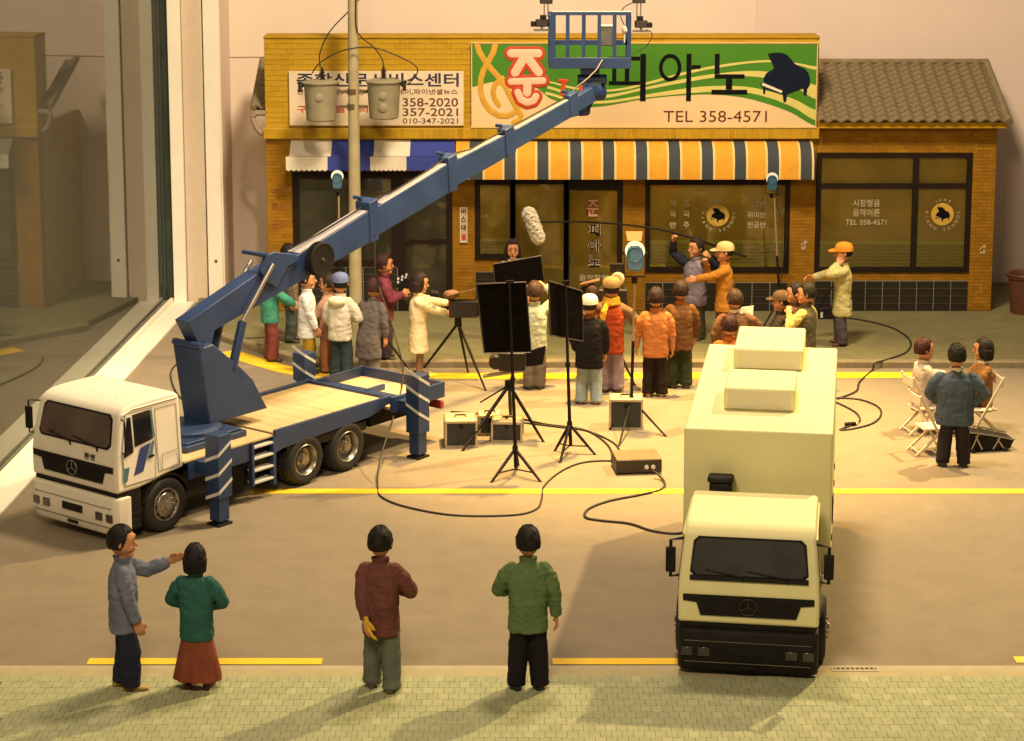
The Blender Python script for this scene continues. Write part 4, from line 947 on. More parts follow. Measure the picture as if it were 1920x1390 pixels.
mb = MB(); mb.box(1.75, 5.6, -wb - .006, -wb - .001, .70, .73); mb.box(1.75, 5.6, wb + .001, wb + .006, .70, .73); mb.obj('side_rail', M_boxy, cargo)
mb = MB(); mb.box(1.616, 1.62, -wb + .05, wb - .05, .72, .74); mb.obj('seam', M_boxy, cargo)
M_grl = mat('vent_grey', (.66, .61, .44), .8, amt=.05, ns=90, bump=.15, bs=200)
for x0, x1, y0, y1, h in ((2.45, 3.35, -.36, .42, .25), (4.35, 5.58, -.40, .42, .25)):
    mb = MB(); mb.box(x0, x1, y0, y1, 2.207, 2.207 + h); u_ = mb.obj('roof_unit', M_boxy, cargo, bevel=.025)
    mb = MB(); mb.box(x0 - .006, x0 - .001, y0 + .04, y1 - .04, 2.225, 2.18 + h); mb.obj('vent_mesh', M_grl, u_)
mb = MB(); mb.box(1.36, 1.52, .26, .50, 1.45, 1.68); mb.box(1.34, 1.54, .24, .52, 1.68, 1.75); mb.cyl((1.44, .38, .6), (1.44, .38, 1.46), .05); mb.obj('air_intake', M_chas, BT, bevel=.03)
mb = MB(); mb.box(1.1, 1.5, -W2 / 2 + .02, -W2 / 2 + .2, .45, .95); mb.obj('side_tank', mat('dusk_blue', (.05, .05, .11), .5), BT, bevel=.02)
# ================================================================== PEOPLE
M_skin = mat('clay_skin', (.52, .24, .11), .55, amt=.10, ns=9, spec=.4)
M_eye = mat('eye_dark', (.012, .008, .006), .3); M_lip = mat('lip', (.30, .09, .06), .5)
def cloth(c, rough=.75): return mat('cloth_%d_%d_%d' % tuple(int(x * 250) for x in c), c, rough, amt=.18, ns=5, bump=.3, bs=34, spec=.12)
def hairm(c):
    c = tuple(x * (.62 if x > .02 else .9) for x in c)
    return mat('hair_%d_%d_%d' % tuple(int(x * 250) for x in c), c, .6, amt=.4, ns=16, bump=.8, bs=45, spec=.2)
def vox(name, mb, size, m, parent, smooth=3, fn=None):
    me = bpy.data.meshes.new(name); me.from_pydata([tuple(p) for p in mb.v], [], mb.f)
    bm = bmesh.new(); bm.from_mesh(me); bmesh.ops.recalc_face_normals(bm, faces=bm.faces); bm.to_mesh(me); bm.free()
    o = bpy.data.objects.new(name, me); COL.objects.link(o)
    r = o.modifiers.new('r', 'REMESH'); r.mode = 'VOXEL'; r.voxel_size = size
    if smooth: sm = o.modifiers.new('s', 'SMOOTH'); sm.factor = .5; sm.iterations = smooth
    dg = bpy.context.evaluated_depsgraph_get(); dg.update()
    m2 = bpy.data.meshes.new_from_object(o.evaluated_get(dg)); bpy.data.objects.remove(o); bpy.data.meshes.remove(me)
    m2.name = name; m2.materials.clear(); m2.materials.append(m)
    if fn:
        nn = [v.normal.copy() for v in m2.vertices]
        for v, n_ in zip(m2.vertices, nn): v.co += n_ * fn(v.co)
    m2.shade_smooth()
    return link(name, m2, parent)
def ell(cx, cy, z, rx, ry, n=16, p=2.4):
    out = []
    for k in range(n):
        a = 2 * PI * k / n; c, s = math.cos(a), math.sin(a)
        out.append(Vector((cx + rx * math.copysign(abs(c) ** (2 / p), c), cy + ry * math.copysign(abs(s) ** (2 / p), s), z)))
    return out
def ik(a, b, l1, l2, hint):
    d = b - a; L = d.length; mx = (l1 + l2) * .995
    if L > mx: b = a + d * (mx / L); d = b - a; L = mx
    x = (l1 * l1 - l2 * l2 + L * L) / (2 * L); h = math.sqrt(max(0, l1 * l1 - x * x)); u = d.normalized(); hint = Vector(hint); hp = hint - u * hint.dot(u)
    if hp.length < 1e-4: hp = u.orthogonal()
    return a + u * x + hp.normalized() * h, b
def hand(mb, w, d, nrm, thumb, curl=25, s=1.15):
    """w wrist, d finger direction, nrm palm normal (towards palm), thumb side vector"""
    d = d.normalized(); t = thumb - d * thumb.dot(d); t.normalize(); n_ = d.cross(t); 
    if n_.dot(nrm) < 0: n_ = -n_
    k = [w + d * .085 * s + t * o * s for o in (.034, .012, -.010, -.031)]
    for q, o in zip(k, (.026, .010, -.008, -.024)): mb.capsule(w + t * o * s, .018 * s, q, .0165 * s, 8)
    for q, L, i in zip(k, (.060, .068, .063, .050), range(4)):
        c1 = R(curl * (.7 + .1 * i)); d1 = d * math.cos(c1) + n_ * math.sin(c1); p1 = q + d1 * L * .55 * s
        c2 = c1 + R(curl * .9); d2 = d * math.cos(c2) + n_ * math.sin(c2); p2 = p1 + d2 * L * .5 * s
        mb.capsule(q, .0125 * s, p1, .0115 * s, 7); mb.capsule(p1, .0115 * s, p2, .010 * s, 7)
    b = w + d * .02 * s + t * .026 * s; p1 = b + (t * .7 + d * .6 + n_ * .25).normalized() * .045 * s; p2 = p1 + (d * .9 + n_ * .35 + t * .15).normalized() * .038 * s
    mb.capsule(b, .016 * s, p1, .0135 * s, 7); mb.capsule(p1, .0135 * s, p2, .011 * s, 7)

def person(label, u, v, face, z0=0.0, h=1.7, jacket=(.2, .2, .2), hem=.62, sleeve=None, trousers=(.05, .05, .05), skirt=None, skirt_hem=.12, hair=(.015, .011, .009), style='short',
           cap=None, capback=False, R_=None, L_=None, Rh=(.6, -.5, -.2), Lh=(-.6, -.5, -.2), Rc=25, Lc=25, seat=0.0, lean=0.0, turn=0.0, nod=0.0, collar=None, puff=1.0, shoes=(.05, .03, .02), group=None,
           scarf=None, vest=False, hood=None, legskin=False, stance=.095, wide=1.0, step=0.0, short=False, glove=None):
    g_ = G(u, v, z0); e = E('person', label, 'person', g_, -R(face), group, h / 1.735)
    dz = -seat
    hip = .72
    def up(p):
        p = Vector(p); f = lean * max(0, p.z - hip); return Vector((p.x, p.y + f, p.z + dz - .15 * lean * abs(f)))
    rndm = random.Random(int(u * 7 + v))
    ox = Vector((rndm.uniform(-9, 9), rndm.uniform(-9, 9), 0))
    # joints
    sh = {1: Vector((.185 * wide, -.005, 1.27)), -1: Vector((-.185 * wide, -.005, 1.27))}
    wr = {1: Vector(R_ if R_ else (.27, .06, .70)), -1: Vector(L_ if L_ else (-.27, .06, .70))}
    hints = {1: Vector(Rh), -1: Vector(Lh)}
    hp = {1: Vector((.088, 0, hip)), -1: Vector((-.088, 0, hip))}
    if seat:
        hz = hip + dz
        knee = {s: Vector((s * .12, .36, hz + .03)) for s in (1, -1)}; ank = {s: Vector((s * .12, .38 + (.03 if s > 0 else -.04), .085)) for s in (1, -1)}
        hp = {s: Vector((s * .088, 0, hz)) for s in (1, -1)}
    else:
        ank = {s: Vector((s * stance * 1.2, s * step, .085)) for s in (1, -1)}
        knee = {s: (hp[s] + ank[s]) / 2 + Vector((0, .03, .01)) for s in (1, -1)}
    SH = {s: up(sh[s]) for s in sh}; WR = {}; EL = {}
    for s in (1, -1):
        t = up(wr[s]) if not seat else wr[s] + Vector((0, 0, dz)); EL[s], WR[s] = ik(SH[s], t, .275, .25, hints[s])
    Tm = Matrix.Rotation(-R(turn), 4, 'Z'); Nm = Matrix.Rotation(-R(nod), 4, 'X'); hc = up((0, .005, 1.40)); HM = Matrix.Translation(hc) @ Tm @ Nm @ Matrix.Scale(1.10, 4) @ Matrix.Translation((0, -.005, -1.405))
    def hd(p): return HM @ Vector(p)
    # ---- body
    mb = MB()
    mb.loft([[up(p) for p in ell(0, 0, z, rx, ry, 12)] for z, rx, ry in ((.70, .09, .07), (.85, .11, .08), (1.1, .13, .085), (1.23, .11, .07), (1.32, .055, .055))])
    mb.capsule(up((0, 0, 1.30)), .052, hd((0, .01, 1.44)), .05)
    for s in (1, -1):
        mb.capsule(hp[s], .055, knee[s], .048); mb.capsule(knee[s], .048, ank[s], .038); mb.capsule(ank[s], .034, ank[s] + Vector((s * .008, .06, -.045)), .022)
        mb.capsule(SH[s] + Vector((-s * .03, 0, -.01)), .035, EL[s], .036); mb.capsule(EL[s], .036 if not short else .055, WR[s], .03 if not short else .042)
        d = WR[s] - EL[s]; inw = Vector((-s, 0, 0)); th = Vector((0, 1, .2)) if abs(d.normalized().y) < .8 else Vector((-s * .3, 0, 1))
        hand(mb, WR[s], d, inw + Vector((0, .2, -.3)), th, Rc if s > 0 else Lc)
    hb = MB(); hb.ball((0, 0, 1.555), .100, .118, .138, 20, 14); mb.add([hd(p) for p in hb.v], hb.f)
    for a, ra, b, rb in (((0, .045, 1.45), .062, (0, .06, 1.435), .045), ((-.04, .06, 1.50), .05, (.04, .06, 1.50), .05), ((0, .112, 1.555), .012, (0, .137, 1.51), .019), ((0, .105, 1.585), .022, (0, .104, 1.60), .03),
                         ((.1, -.005, 1.57), .018, (.104, -.012, 1.53), .02), ((-.1, -.005, 1.57), .018, (-.104, -.012, 1.53), .02), ((-.02, .112, 1.472), .011, (.02, .112, 1.472), .011), ((-.022, .09, 1.43), .025, (.022, .09, 1.43), .025)):
        mb.capsule(hd(a), ra, hd(b), rb, 8)
    body = vox('body', mb, .0125, M_skin, e, 2)
    for s in (1, -1):
        m_ = MB(); m_.ball((0, 0, 0), .013, .006, .008, 8, 6); m_.v = [hd(p + Vector((s * .037, .110, 1.548))) for p in m_.v]; m_.obj('eye', M_eye, e, smooth=60)
        m_ = MB(); m_.tube([hd((s * .020, .116, 1.575)), hd((s * .038, .114, 1.582)), hd((s * .056, .104, 1.576))], .0045, 5); m_.obj('eyebrow', hairm(hair), e)
    m_ = MB(); m_.ball((0, 0, 0), .020, .006, .006, 8, 6); m_.v = [hd(p + Vector((0, .122, 1.470))) for p in m_.v]; m_.obj('mouth', M_lip, e, smooth=60)
    # ---- hair
    low = {'short': -.55, 'bob': -1.0, 'long': -1.2, 'spiky': -.5}[style]
    def hf(d):
        az = math.atan2(d.x, d.y); fa = abs(az) / PI
        line = .50 if fa < .28 else (.50 + (fa - .28) / .17 * (-.42 - .5) if fa < .45 else (-.42 if fa < .5 and style == 'short' else low))
        if style in ('bob', 'long') and fa > .30: line = -1.1
        k = (d.z - line) / .14; k = max(0, min(1, k))
        n1 = noise.noise(Vector((az * 4, d.z * 2.5, ox.x))) * .05 + noise.noise(Vector((az * 13 + d.z * 3, d.z * 5, ox.y))) * .055 + noise.noise(d * 14 + ox) * .03
        sp = .0
        if style == 'spiky' and d.z > .3: sp = .22 * d.z * max(0, noise.noise(d * 7 + ox) + .25)
        return .80 + k * (.24 + n1 + sp)
    hb = MB(); hb.ball((0, -.008, 1.560), .112 if not cap else .104, .130 if not cap else .122, .150 if not cap else .135, 52, 32, hf)
    if style in ('bob', 'long'):
        zl = 1.43 if style == 'bob' else 1.30
        for i in range(9):
            a = PI * (.62 + .76 * 0) + (i - 4) * .30 - PI * .12 * 0; a = 1.5 * PI + (i - 4) * .36
            hb.capsule((math.cos(a) * .098, math.sin(a) * .105 - .01, 1.54), .035, (math.cos(a) * .098, math.sin(a) * .10 - .015, zl), .026, 7)
    hb.v = [hd(p) for p in hb.v]; hb.obj('hair', hairm(hair), e, smooth=70)
    if cap:
        m_ = MB(); rings = []
        for zz, k in ((1.585, 1.0), (1.63, 1.0), (1.67, .90), (1.70, .68), (1.717, .3), (1.72, .02)): rings.append([Vector((p.x, p.y - .008, p.z)) for p in ell(0, 0, zz, .124 * k, .143 * k, 20, 2)])
        m_.loft(rings); sgn_ = -1 if capback else 1
        br = [Vector((.11 * math.cos(a), sgn_ * (.10 + .13 * math.sin(a)), 1.590 - .02 * math.sin(a))) for a in [PI * i / 12 for i in range(13)]]
        m_.prism(br, (0, 0, .012)); m_.v = [hd(p) for p in m_.v]; m_.obj('cap', cloth(cap), e, smooth=45)
    # ---- jacket
    sl = sleeve or jacket
    def wr_(p, k=1.0):
        q = p + ox; c1 = noise.noise(Vector((q.x * 7, q.y * 7, q.z * 3.5 + q.x * 2))); c2 = noise.noise(Vector((q.x * 6 + 3, q.y * 6, q.z * 8)))
        cr = -.008 * max(0, 1 - abs(c1) * 5) - .004 * max(0, 1 - abs(c2) * 5)
        return (cr + .004 + noise.noise(Vector((q.x * 7, q.y * 7, q.z * 13))) * .007 + noise.noise(Vector((q.x * 15, q.y * 15, q.z * 22))) * .003 + abs(noise.noise(Vector((q.x * 9, q.y * 9, q.z * 20)))) * -.010 + .003) * k * puff
    jm = MB(); hz = hem
    prof = [(hz, .184, .140), (hz + .02, .196, .150), (.86, .190, .146), (1.02, .192, .145), (1.16, .20, .142), (1.25, .19, .125), (1.31, .135, .095), (1.345, .082, .075), (1.40, .072, .07)]
    if hem < .56: prof = [(hz, .215, .16), (hz + .03, .215, .16), (.72, .195, .15), (.90, .18, .135)] + prof[3:]
    wd = wide
    if seat: prof = [(.64, .19, .16)] + [q for q in prof if q[0] > .7]
    jm.loft([[up(p) for p in ell(0, (-.005 if not seat else .0), z, rx * (wd if z < 1.3 else 1), ry, 18)] for z, rx, ry in prof])
    sm = jm if sleeve is None and not vest else MB()
    for s in (1, -1):
        pts = [SH[s] + Vector((-s * .03, 0, .0)), SH[s].lerp(EL[s], .35), EL[s], EL[s].lerp(WR[s], .5), WR[s] - (WR[s] - EL[s]).normalized() * .01]
        sm.capsule(pts[0], .080, pts[1], .085); sm.capsule(pts[1], .085, pts[2], .074)
        if short: sm.tube([pts[2] - (pts[3] - pts[2]) * .1, pts[2], pts[2].lerp(pts[3], .3)], [.06, .075, .078], 12)
        else: sm.tube([pts[2] - (pts[3] - pts[2]) * .1, pts[2], pts[3], pts[4]], [.06, .072, .066, .056], 12)
    if hood: pass
    vox('vest' if vest else 'jacket', jm, .0165 if v < 1200 else .0105, cloth(jacket), e, 2, wr_)
    if sm is not jm: vox('sleeve', sm, .0165 if v < 1200 else .0105, cloth(sl), e, 2, wr_)
    cm = MB(); cc = collar or jacket
    ring = []
    for i in range(17):
        a = 2 * PI * i / 16 + PI / 2; b_ = up((.085 * math.cos(a), .004 + .08 * math.sin(a), 1.345)); t_ = up((.094 * math.cos(a), .0 + .092 * math.sin(a) - .006, 1.405 + .012 * -math.sin(a))); q_ = up((.078 * math.cos(a), .0 + .075 * math.sin(a), 1.40))
        ring.append([b_, t_, q_])
    cm.loft(ring, False); cm.obj('collar', cloth(cc), e, smooth=60)
    if hood:
        m_ = MB(); m_.ball(up((0, -.13, 1.30)), .15, .085, .085, 16, 10, lambda d: 1 + .12 * noise.noise(d * 3 + ox)); m_.obj('hood', cloth(hood), e, smooth=70)
    if scarf:
        m_ = MB()
        for zz, rr in ((1.345, .115), (1.385, .105), (1.42, .098)): m_.tube([up((rr * math.cos(2 * PI * i / 16), rr * math.sin(2 * PI * i / 16), zz)) for i in range(17)], .03, 8, False)
        m_.tube([up((-.06, -.11, 1.36)), up((-.10, -.165, 1.25)), up((-.13, -.17, 1.10)), up((-.12, -.165, .98))], [.035, .05, .045, .04], 8); vox('scarf', m_, .014, cloth(scarf), e, 2, lambda p: noise.noise(p * 22) * .008)
    # ---- legs
    if skirt:
        m_ = MB(); m_.loft([ell(0, 0, z, rx, ry, 24) for z, rx, ry in ((.84, .13, .10), (.66, .17, .13), (.4, .225, .17), (skirt_hem, .285, .21))])
        vox('skirt', m_, .017, cloth(skirt), e, 2, lambda p: .014 * math.sin(math.atan2(p.y, p.x) * 9 + ox.x) * max(0, .75 - p.z))
    if not skirt or skirt_hem > .3:
        m_ = MB()
        r1, r2, r3 = (.096, .102, .098) if not legskin else (.085, .062, .05)
        if not seat: m_.loft([ell(0, 0, z, rx, ry, 16) for z, rx, ry in ((.62, .155, .105), (.72, .155, .108), (.86, .14, .10))])
        else: m_.capsule((-.06, -.01, hip + dz), .13, (.06, -.01, hip + dz), .13)
        for s in (1, -1):
            m_.capsule(hp[s], r1, knee[s], r2); lo = ank[s] + Vector((0, 0, -.045 if not legskin else .0)); m_.tube([knee[s] + (knee[s] - lo) * .05, knee[s], knee[s].lerp(lo, .5), lo], [r2 * .8, r2, r3 * 1.02, r3], 12)
        def fold(p):
            q = p + ox; return noise.noise(Vector((q.x * 6, q.y * 6, q.z * 11))) * .010 + max(0, .28 - p.z) * .05 * noise.noise(Vector((q.x * 5, q.y * 5, q.z * 24)))
        vox('tights' if legskin else 'trousers', m_, .0165, cloth(trousers), e, 2, fold)
    for s in (1, -1):
        m_ = MB(); a = ank[s]; yaw = s * .14
        rings = []
        for y, wd_, zt in ((-.075, .030, .06), (-.06, .042, .085), (0, .046, .095), (.06, .050, .07), (.12, .052, .055), (.165, .042, .045), (.185, .02, .03)):
            r_ = [Vector((wd_ * math.cos(t), y, max(.0, zt * .5 + zt * .5 * math.sin(t)))) for t in [2 * PI * i / 12 for i in range(12)]]
            rings.append([Vector((p.x * math.cos(yaw) + p.y * math.sin(yaw) + a.x, -p.x * math.sin(yaw) + p.y * math.cos(yaw) + a.y - .01, p.z)) for p in r_])
        m_.loft(rings); m_.obj('shoe', mat('shoe_%d_%d' % (int(shoes[0] * 200), int(shoes[2] * 200)), shoes, .5, amt=.2), e, smooth=60)
    if glove:
        s = -1; m_ = MB(); hand(m_, WR[s] - (WR[s] - EL[s]).normalized() * .02, WR[s] - EL[s] + Vector((.05, 0, -.06)), Vector((0, .5, -.3)), Vector((0, -.2, .6)), 22, 1.55); vox('glove', m_, .010, cloth(glove), e, 1)
    HANDS[label] = {s: rootm(e) @ (WR[s] + (WR[s] - EL[s]).normalized() * .08) for s in (1, -1)}
    return e
HANDS = {}
ZP = .098
gw = 'onlookers on the front pavement'; gc = 'film crew and onlookers in the street'
person('person in a grey jacket and navy trousers pointing to the right with one arm', 237, 1290, 78, .07, 1.70, (.15, .165, .23), .63, trousers=(.02, .022, .045), R_=(.20, .14, .66), L_=(-.16, .48, 1.27), Lh=(-.3, -.2, -1), shoes=(.35, .24, .06), turn=6, group=gw, stance=.06, step=.05, Lc=15)
person('person in a teal jacket and long rust red skirt seen from behind', 372, 1290, 6, .07, 1.51, (.028, .105, .088), .60, skirt=(.22, .06, .032), hair=(.015, .010, .014), style='bob', R_=(.13, .20, .92), L_=(-.14, .20, .92), Rh=(1, -.5, -.15), Lh=(-1, -.4, -.15), shoes=(.08, .02, .015), group=gw, wide=1.0)
person('person in a maroon jacket and grey trousers holding one hand behind the back', 716, 1292, 14, .07, 1.70, (.135, .05, .042), .60, trousers=(.125, .135, .11), R_=(.08, .22, 1.02), L_=(-.10, -.20, .76), Rh=(1, -.5, -.1), Lh=(-1, -.15, -.1), Lc=18, glove=(.62, .38, .05), shoes=(.10, .08, .05), group=gw, stance=.10, step=-.05, wide=.98)
person('person in a padded green jacket and black trousers with the left arm bent forward', 990, 1291, -2, .07, 1.70, (.105, .165, .065), .63, trousers=(.014, .011, .014), R_=(.30, .05, .70), L_=(-.10, .24, .98), Lh=(-1, -.5, -.12), Rh=(1, -.4, 0), shoes=(.012, .012, .015), group=gw, stance=.10, puff=1.2, wide=1.04)
person('person in a teal shirt and dark red trousers holding both hands forward', 508, 676, 72, 0, 1.68, (.06, .26, .18), .66, trousers=(.17, .045, .04), R_=(.12, .40, .95), L_=(-.10, .40, .95), group=gc, style='short')
person('person in a brown striped top and dark grey trousers behind the teal shirt', 545, 640, 90, ZP, 1.66, (.20, .14, .09), .66, sleeve=(.10, .075, .06), trousers=(.06, .07, .06), group=gc)
person('person in a white long shirt and mustard trousers facing right beside the boom', 578, 700, 88, 0, 1.70, (.62, .62, .60), .60, trousers=(.33, .20, .02), R_=(.16, .16, .72), L_=(-.16, .2, .75), hair=(.03, .018, .01), group=gc, stance=.05)
person('person in a white hooded jacket and blue cap seen from behind', 640, 713, 22, 0, 1.72, (.62, .58, .46), .66, trousers=(.035, .05, .06), cap=(.13, .16, .30), R_=(.16, .22, .95), L_=(-.2, .15, .8), hood=(.72, .66, .45), turn=-30, group=gc, stance=.08)
person('person in a dark grey coat bending forward beside the white hooded jacket', 692, 714, 30, 0, 1.62, (.115, .098, .092), .40, trousers=(.19, .17, .145), hair=(.07, .018, .022), lean=.22, R_=(.26, .12, .70), L_=(-.1, .3, .9), nod=10, group=gc, wide=1.1)
person('person in a plum jacket holding up a film clapper', 722, 672, 82, ZP, 1.72, (.20, .045, .06), .64, trousers=(.05, .035, .04), hair=(.06, .015, .012), R_=(.14, .30, 1.10), L_=(-.1, .28, 1.0), Rh=(.4, -.3, -1), Rc=70, group=gc)
person('person in a cream coat and brown tights working the camera tripod', 785, 706, 84, 0, 1.68, (.78, .66, .38), .42, trousers=(.27, .15, .10), legskin=True, hair=(.05, .03, .022), style='bob', R_=(.02, .60, 1.0), L_=(-.12, .5, 1.18), Rh=(.4, -.3, -1), Rc=60, nod=8, group=gc, stance=.06, puff=.7)
person('person in a pale green jacket and grey trousers holding up a black panel', 1002, 729, -4, 0, 1.70, (.46, .48, .33), .64, trousers=(.17, .14, .11), hair=(.10, .05, .035), R_=(.17, .16, 1.62), L_=(-.22, .20, 1.55), Rh=(1, -.2, -.3), Lh=(-1, -.2, -.3), Rc=50, Lc=50, group=gc, stance=.07)
person('person with long hair and a white collar facing us behind the black panel', 962, 636, 186, ZP, 1.70, (.66, .64, .58), .64, skirt=(.08, .06, .06), skirt_hem=.35, trousers=(.45, .22, .12), legskin=True, hair=(.05, .022, .015), style='long', turn=-6, group=gc)
person('person in a black leather jacket and pale jeans wearing a white cap', 1104, 757, 8, 0, 1.68, (.014, .012, .012), .58, trousers=(.30, .38, .42), hair=(.03, .015, .01), cap=(.85, .76, .55), R_=(.24, .16, .75), L_=(-.22, .2, .8), shoes=(.30, .09, .03), collar=(.16, .07, .035), group=gc, stance=.10, wide=1.12)
person('person in a red orange vest and yellow scarf working the film camera', 1145, 735, 4, 0, 1.80, (.34, .055, .014), .60, sleeve=(.20, .11, .05), trousers=(.27, .20, .22), hair=(.05, .022, .012), vest=True, scarf=(.62, .33, .03), cap=(.26, .17, .07), R_=(.34, .30, .98), L_=(-.1, .34, 1.25), Rh=(.8, -.3, -.6), group=gc, stance=.09)
person('person in an orange shirt and black trousers watching beside the light stand', 1228, 743, 4, 0, 1.70, (.47, .165, .045), .64, trousers=(.022, .013, .009), hair=(.05, .026, .014), R_=(.27, .08, .70), L_=(-.30, .12, .72), shoes=(.32, .16, .04), group=gc, stance=.09, wide=1.06, short=True)
person('person in a brown jacket and dark green trousers behind the orange shirt', 1274, 727, 2, 0, 1.70, (.15, .068, .022), .62, trousers=(.035, .042, .018), hair=(.055, .03, .014), collar=(.42, .12, .02), R_=(.24, .16, .78), L_=(-.24, .16, .8), group=gc, stance=.09, wide=1.05)
person('person in a purple grey vest raising the long microphone boom pole', 1302, 634, 214, ZP, 1.72, (.20, .175, .22), .58, sleeve=(.02, .022, .035), vest=True, trousers=(.075, .062, .035), hair=(.018, .012, .010), R_=(.36, .12, 1.66), L_=(-.34, .12, 1.46), Rh=(1, -.2, -.3), Lh=(-1, -.3, -.6), Rc=70, Lc=70, turn=20, group=gc, wide=1.05)
person('person in an orange jacket and beige cap pointing left', 1356, 642, 268, ZP, 1.70, (.44, .19, .025), .55, trousers=(.16, .09, .04), cap=(.62, .50, .22), L_=(-.12, .58, 1.10), R_=(.06, .30, 1.36), Rh=(.5, -.2, -1), Lh=(-.5, -.2, -.6), Lc=10, Rc=60, hair=(.02, .012, .01), scarf=None, group=gc)
person('person in a brown jacket and white collar beside the folded paper', 1374, 744, -6, 0, 1.68, (.17, .085, .04), .58, trousers=(.04, .03, .02), hair=(.085, .045, .02), collar=(.72, .62, .45), R_=(.26, .30, 1.15), L_=(-.26, .14, .80), turn=-18, group=gc, wide=1.1)
person('person in a vivid orange shirt standing close behind the box lorry', 1364, 803, 0, 0, 1.68, (.50, .15, .03), .64, trousers=(.06, .04, .03), hair=(.07, .03, .015), R_=(.24, .1, .75), L_=(-.33, .10, .72), turn=-10, group=gc)
person('person in a brown cap and dark jacket sitting in a black chair facing left', 1462, 703, 278, 0, 1.68, (.045, .032, .025), .62, trousers=(.05, .04, .03), cap=(.13, .08, .04), hair=(.02, .013, .01), seat=.33, R_=(.16, .32, .85), L_=(-.16, .32, .85), group=gc)
person('person in an olive jacket with a cream sleeve facing left behind the box lorry', 1508, 733, 300, 0, 1.70, (.085, .075, .042), .45, trousers=(.03, .03, .025), sleeve=(.60, .48, .14), vest=True, hair=(.03, .018, .012), L_=(-.14, .22, 1.24), R_=(.2, .2, .9), Lh=(-.8, -.2, -1), turn=-20, group=gc, wide=1.08)
person('person in an orange cap and long pale coat stretching one arm left', 1577, 646, 270, ZP, 1.72, (.47, .43, .19), .50, trousers=(.085, .068, .075), cap=(.70, .27, .03), hair=(.02, .012, .01), R_=(.10, .55, 1.10), L_=(-.13, .10, 1.40), Lh=(-.6, .4, -1), Rh=(.4, -.2, -.8), shoes=(.10, .04, .02), group=gc, puff=1.2)
person('person half hidden between the red vest and the black panels', 1109, 716, 0, 0, 1.56, (.16, .09, .04), .62, trousers=(.05, .04, .03), hair=(.06, .03, .015), R_=(.2, .2, .9), L_=(-.2, .2, .9), group=gc)
person('person facing left just behind the olive jacket', 1488, 724, 282, 0, 1.64, (.10, .05, .03), .60, trousers=(.04, .03, .025), hair=(.02, .012, .01), R_=(.2, .2, .9), L_=(-.2, .2, .9), group=gc)
person('person in a dull pink jacket facing left beside the white hooded jacket', 617, 697, 285, 0, 1.60, (.36, .20, .14), .58, trousers=(.30, .12, .05), hair=(.035, .018, .012), R_=(.14, .32, .84), L_=(-.14, .3, .80), group=gc)
gs = 'group talking by the folding chairs'
person('person in a pale grey jacket sitting on a folding chair facing right', 1728, 806, 76, 0, 1.68, (.46, .39, .32), .62, trousers=(.42, .32, .26), hair=(.075, .022, .012), seat=.33, R_=(.13, .34, .92), L_=(-.12, .42, 1.12), collar=(.62, .56, .42), group=gs)
person('person in a blue denim jacket and black trousers standing with back turned', 1787, 874, 4, 0, 1.70, (.065, .092, .125), .60, trousers=(.026, .021, .022), hair=(.016, .013, .008), style='spiky', R_=(.24, .06, .86), L_=(-.22, .20, .86), Rh=(1, -.3, 0), Lh=(-1, -.35, -.1), collar=(.62, .55, .40), group=gs, stance=.12, wide=1.35, shoes=(.02, .02, .02))
person('person in a brown coat and white collar sitting on a folding chair facing left', 1838, 806, 262, 0, 1.68, (.25, .12, .035), .62, trousers=(.06, .04, .03), hair=(.035, .018, .012), style='bob', seat=.33, R_=(.13, .34, .90), L_=(-.14, .34, .90), collar=(.75, .66, .44), turn=18, group=gs)
# ================================================================== EQUIPMENT AND STREET FURNITURE
M_bk = mat('matt_black', (.012, .009, .008), .6, amt=.25, spec=.2); M_pole_s = mat('pole_tan', (.42, .30, .17), .45, .4); M_flag = mat('flag_cloth', (.006, .0045, .004), .95, amt=.3, ns=8, spec=.05)
def at(u, v, z=0): return G(u, v, z)
# utility pole with transformers and wires
YPO = YF - .95
pb = PY(667, 595, YPO); pb.z = .098
PT = E('utility_pole', 'tall pale concrete utility pole rising in front of the newspaper sign', 'utility pole', pb)
ptop = PY(661, -60, YPO); mid = pb.x
mb = MB(); mb.tube([(0, 0, 0), (ptop.x - pb.x, 0, ptop.z + .6)], [.115, .078], 20); mb.obj('pole', mat('concrete_pole', (.40, .34, .19), .8, amt=.12, ns=4, bump=.3, bs=50), PT, smooth=60)
mb = MB()
for v in (172, 200):
    c = PY(662, v, YPO); mb.cyl(c + Vector((0, 0, -.05)), c + Vector((0, 0, .05)), .098, .098, 18)
    a = PY(634, v, YPO); b = PY(690, v, YPO); mb.bar(a + Vector((0, -.02, 0)), b + Vector((0, -.02, 0)), .05, .045)
mb.obj('clamp', mat('rusty_clamp', (.13, .09, .05), .7, .3, amt=.3), PT, world=True)
M_can = mat('transformer_grey', (.27, .24, .15), .6, amt=.12, ns=5, bump=.15); M_ins = mat('insulator', (.03, .022, .018), .3)
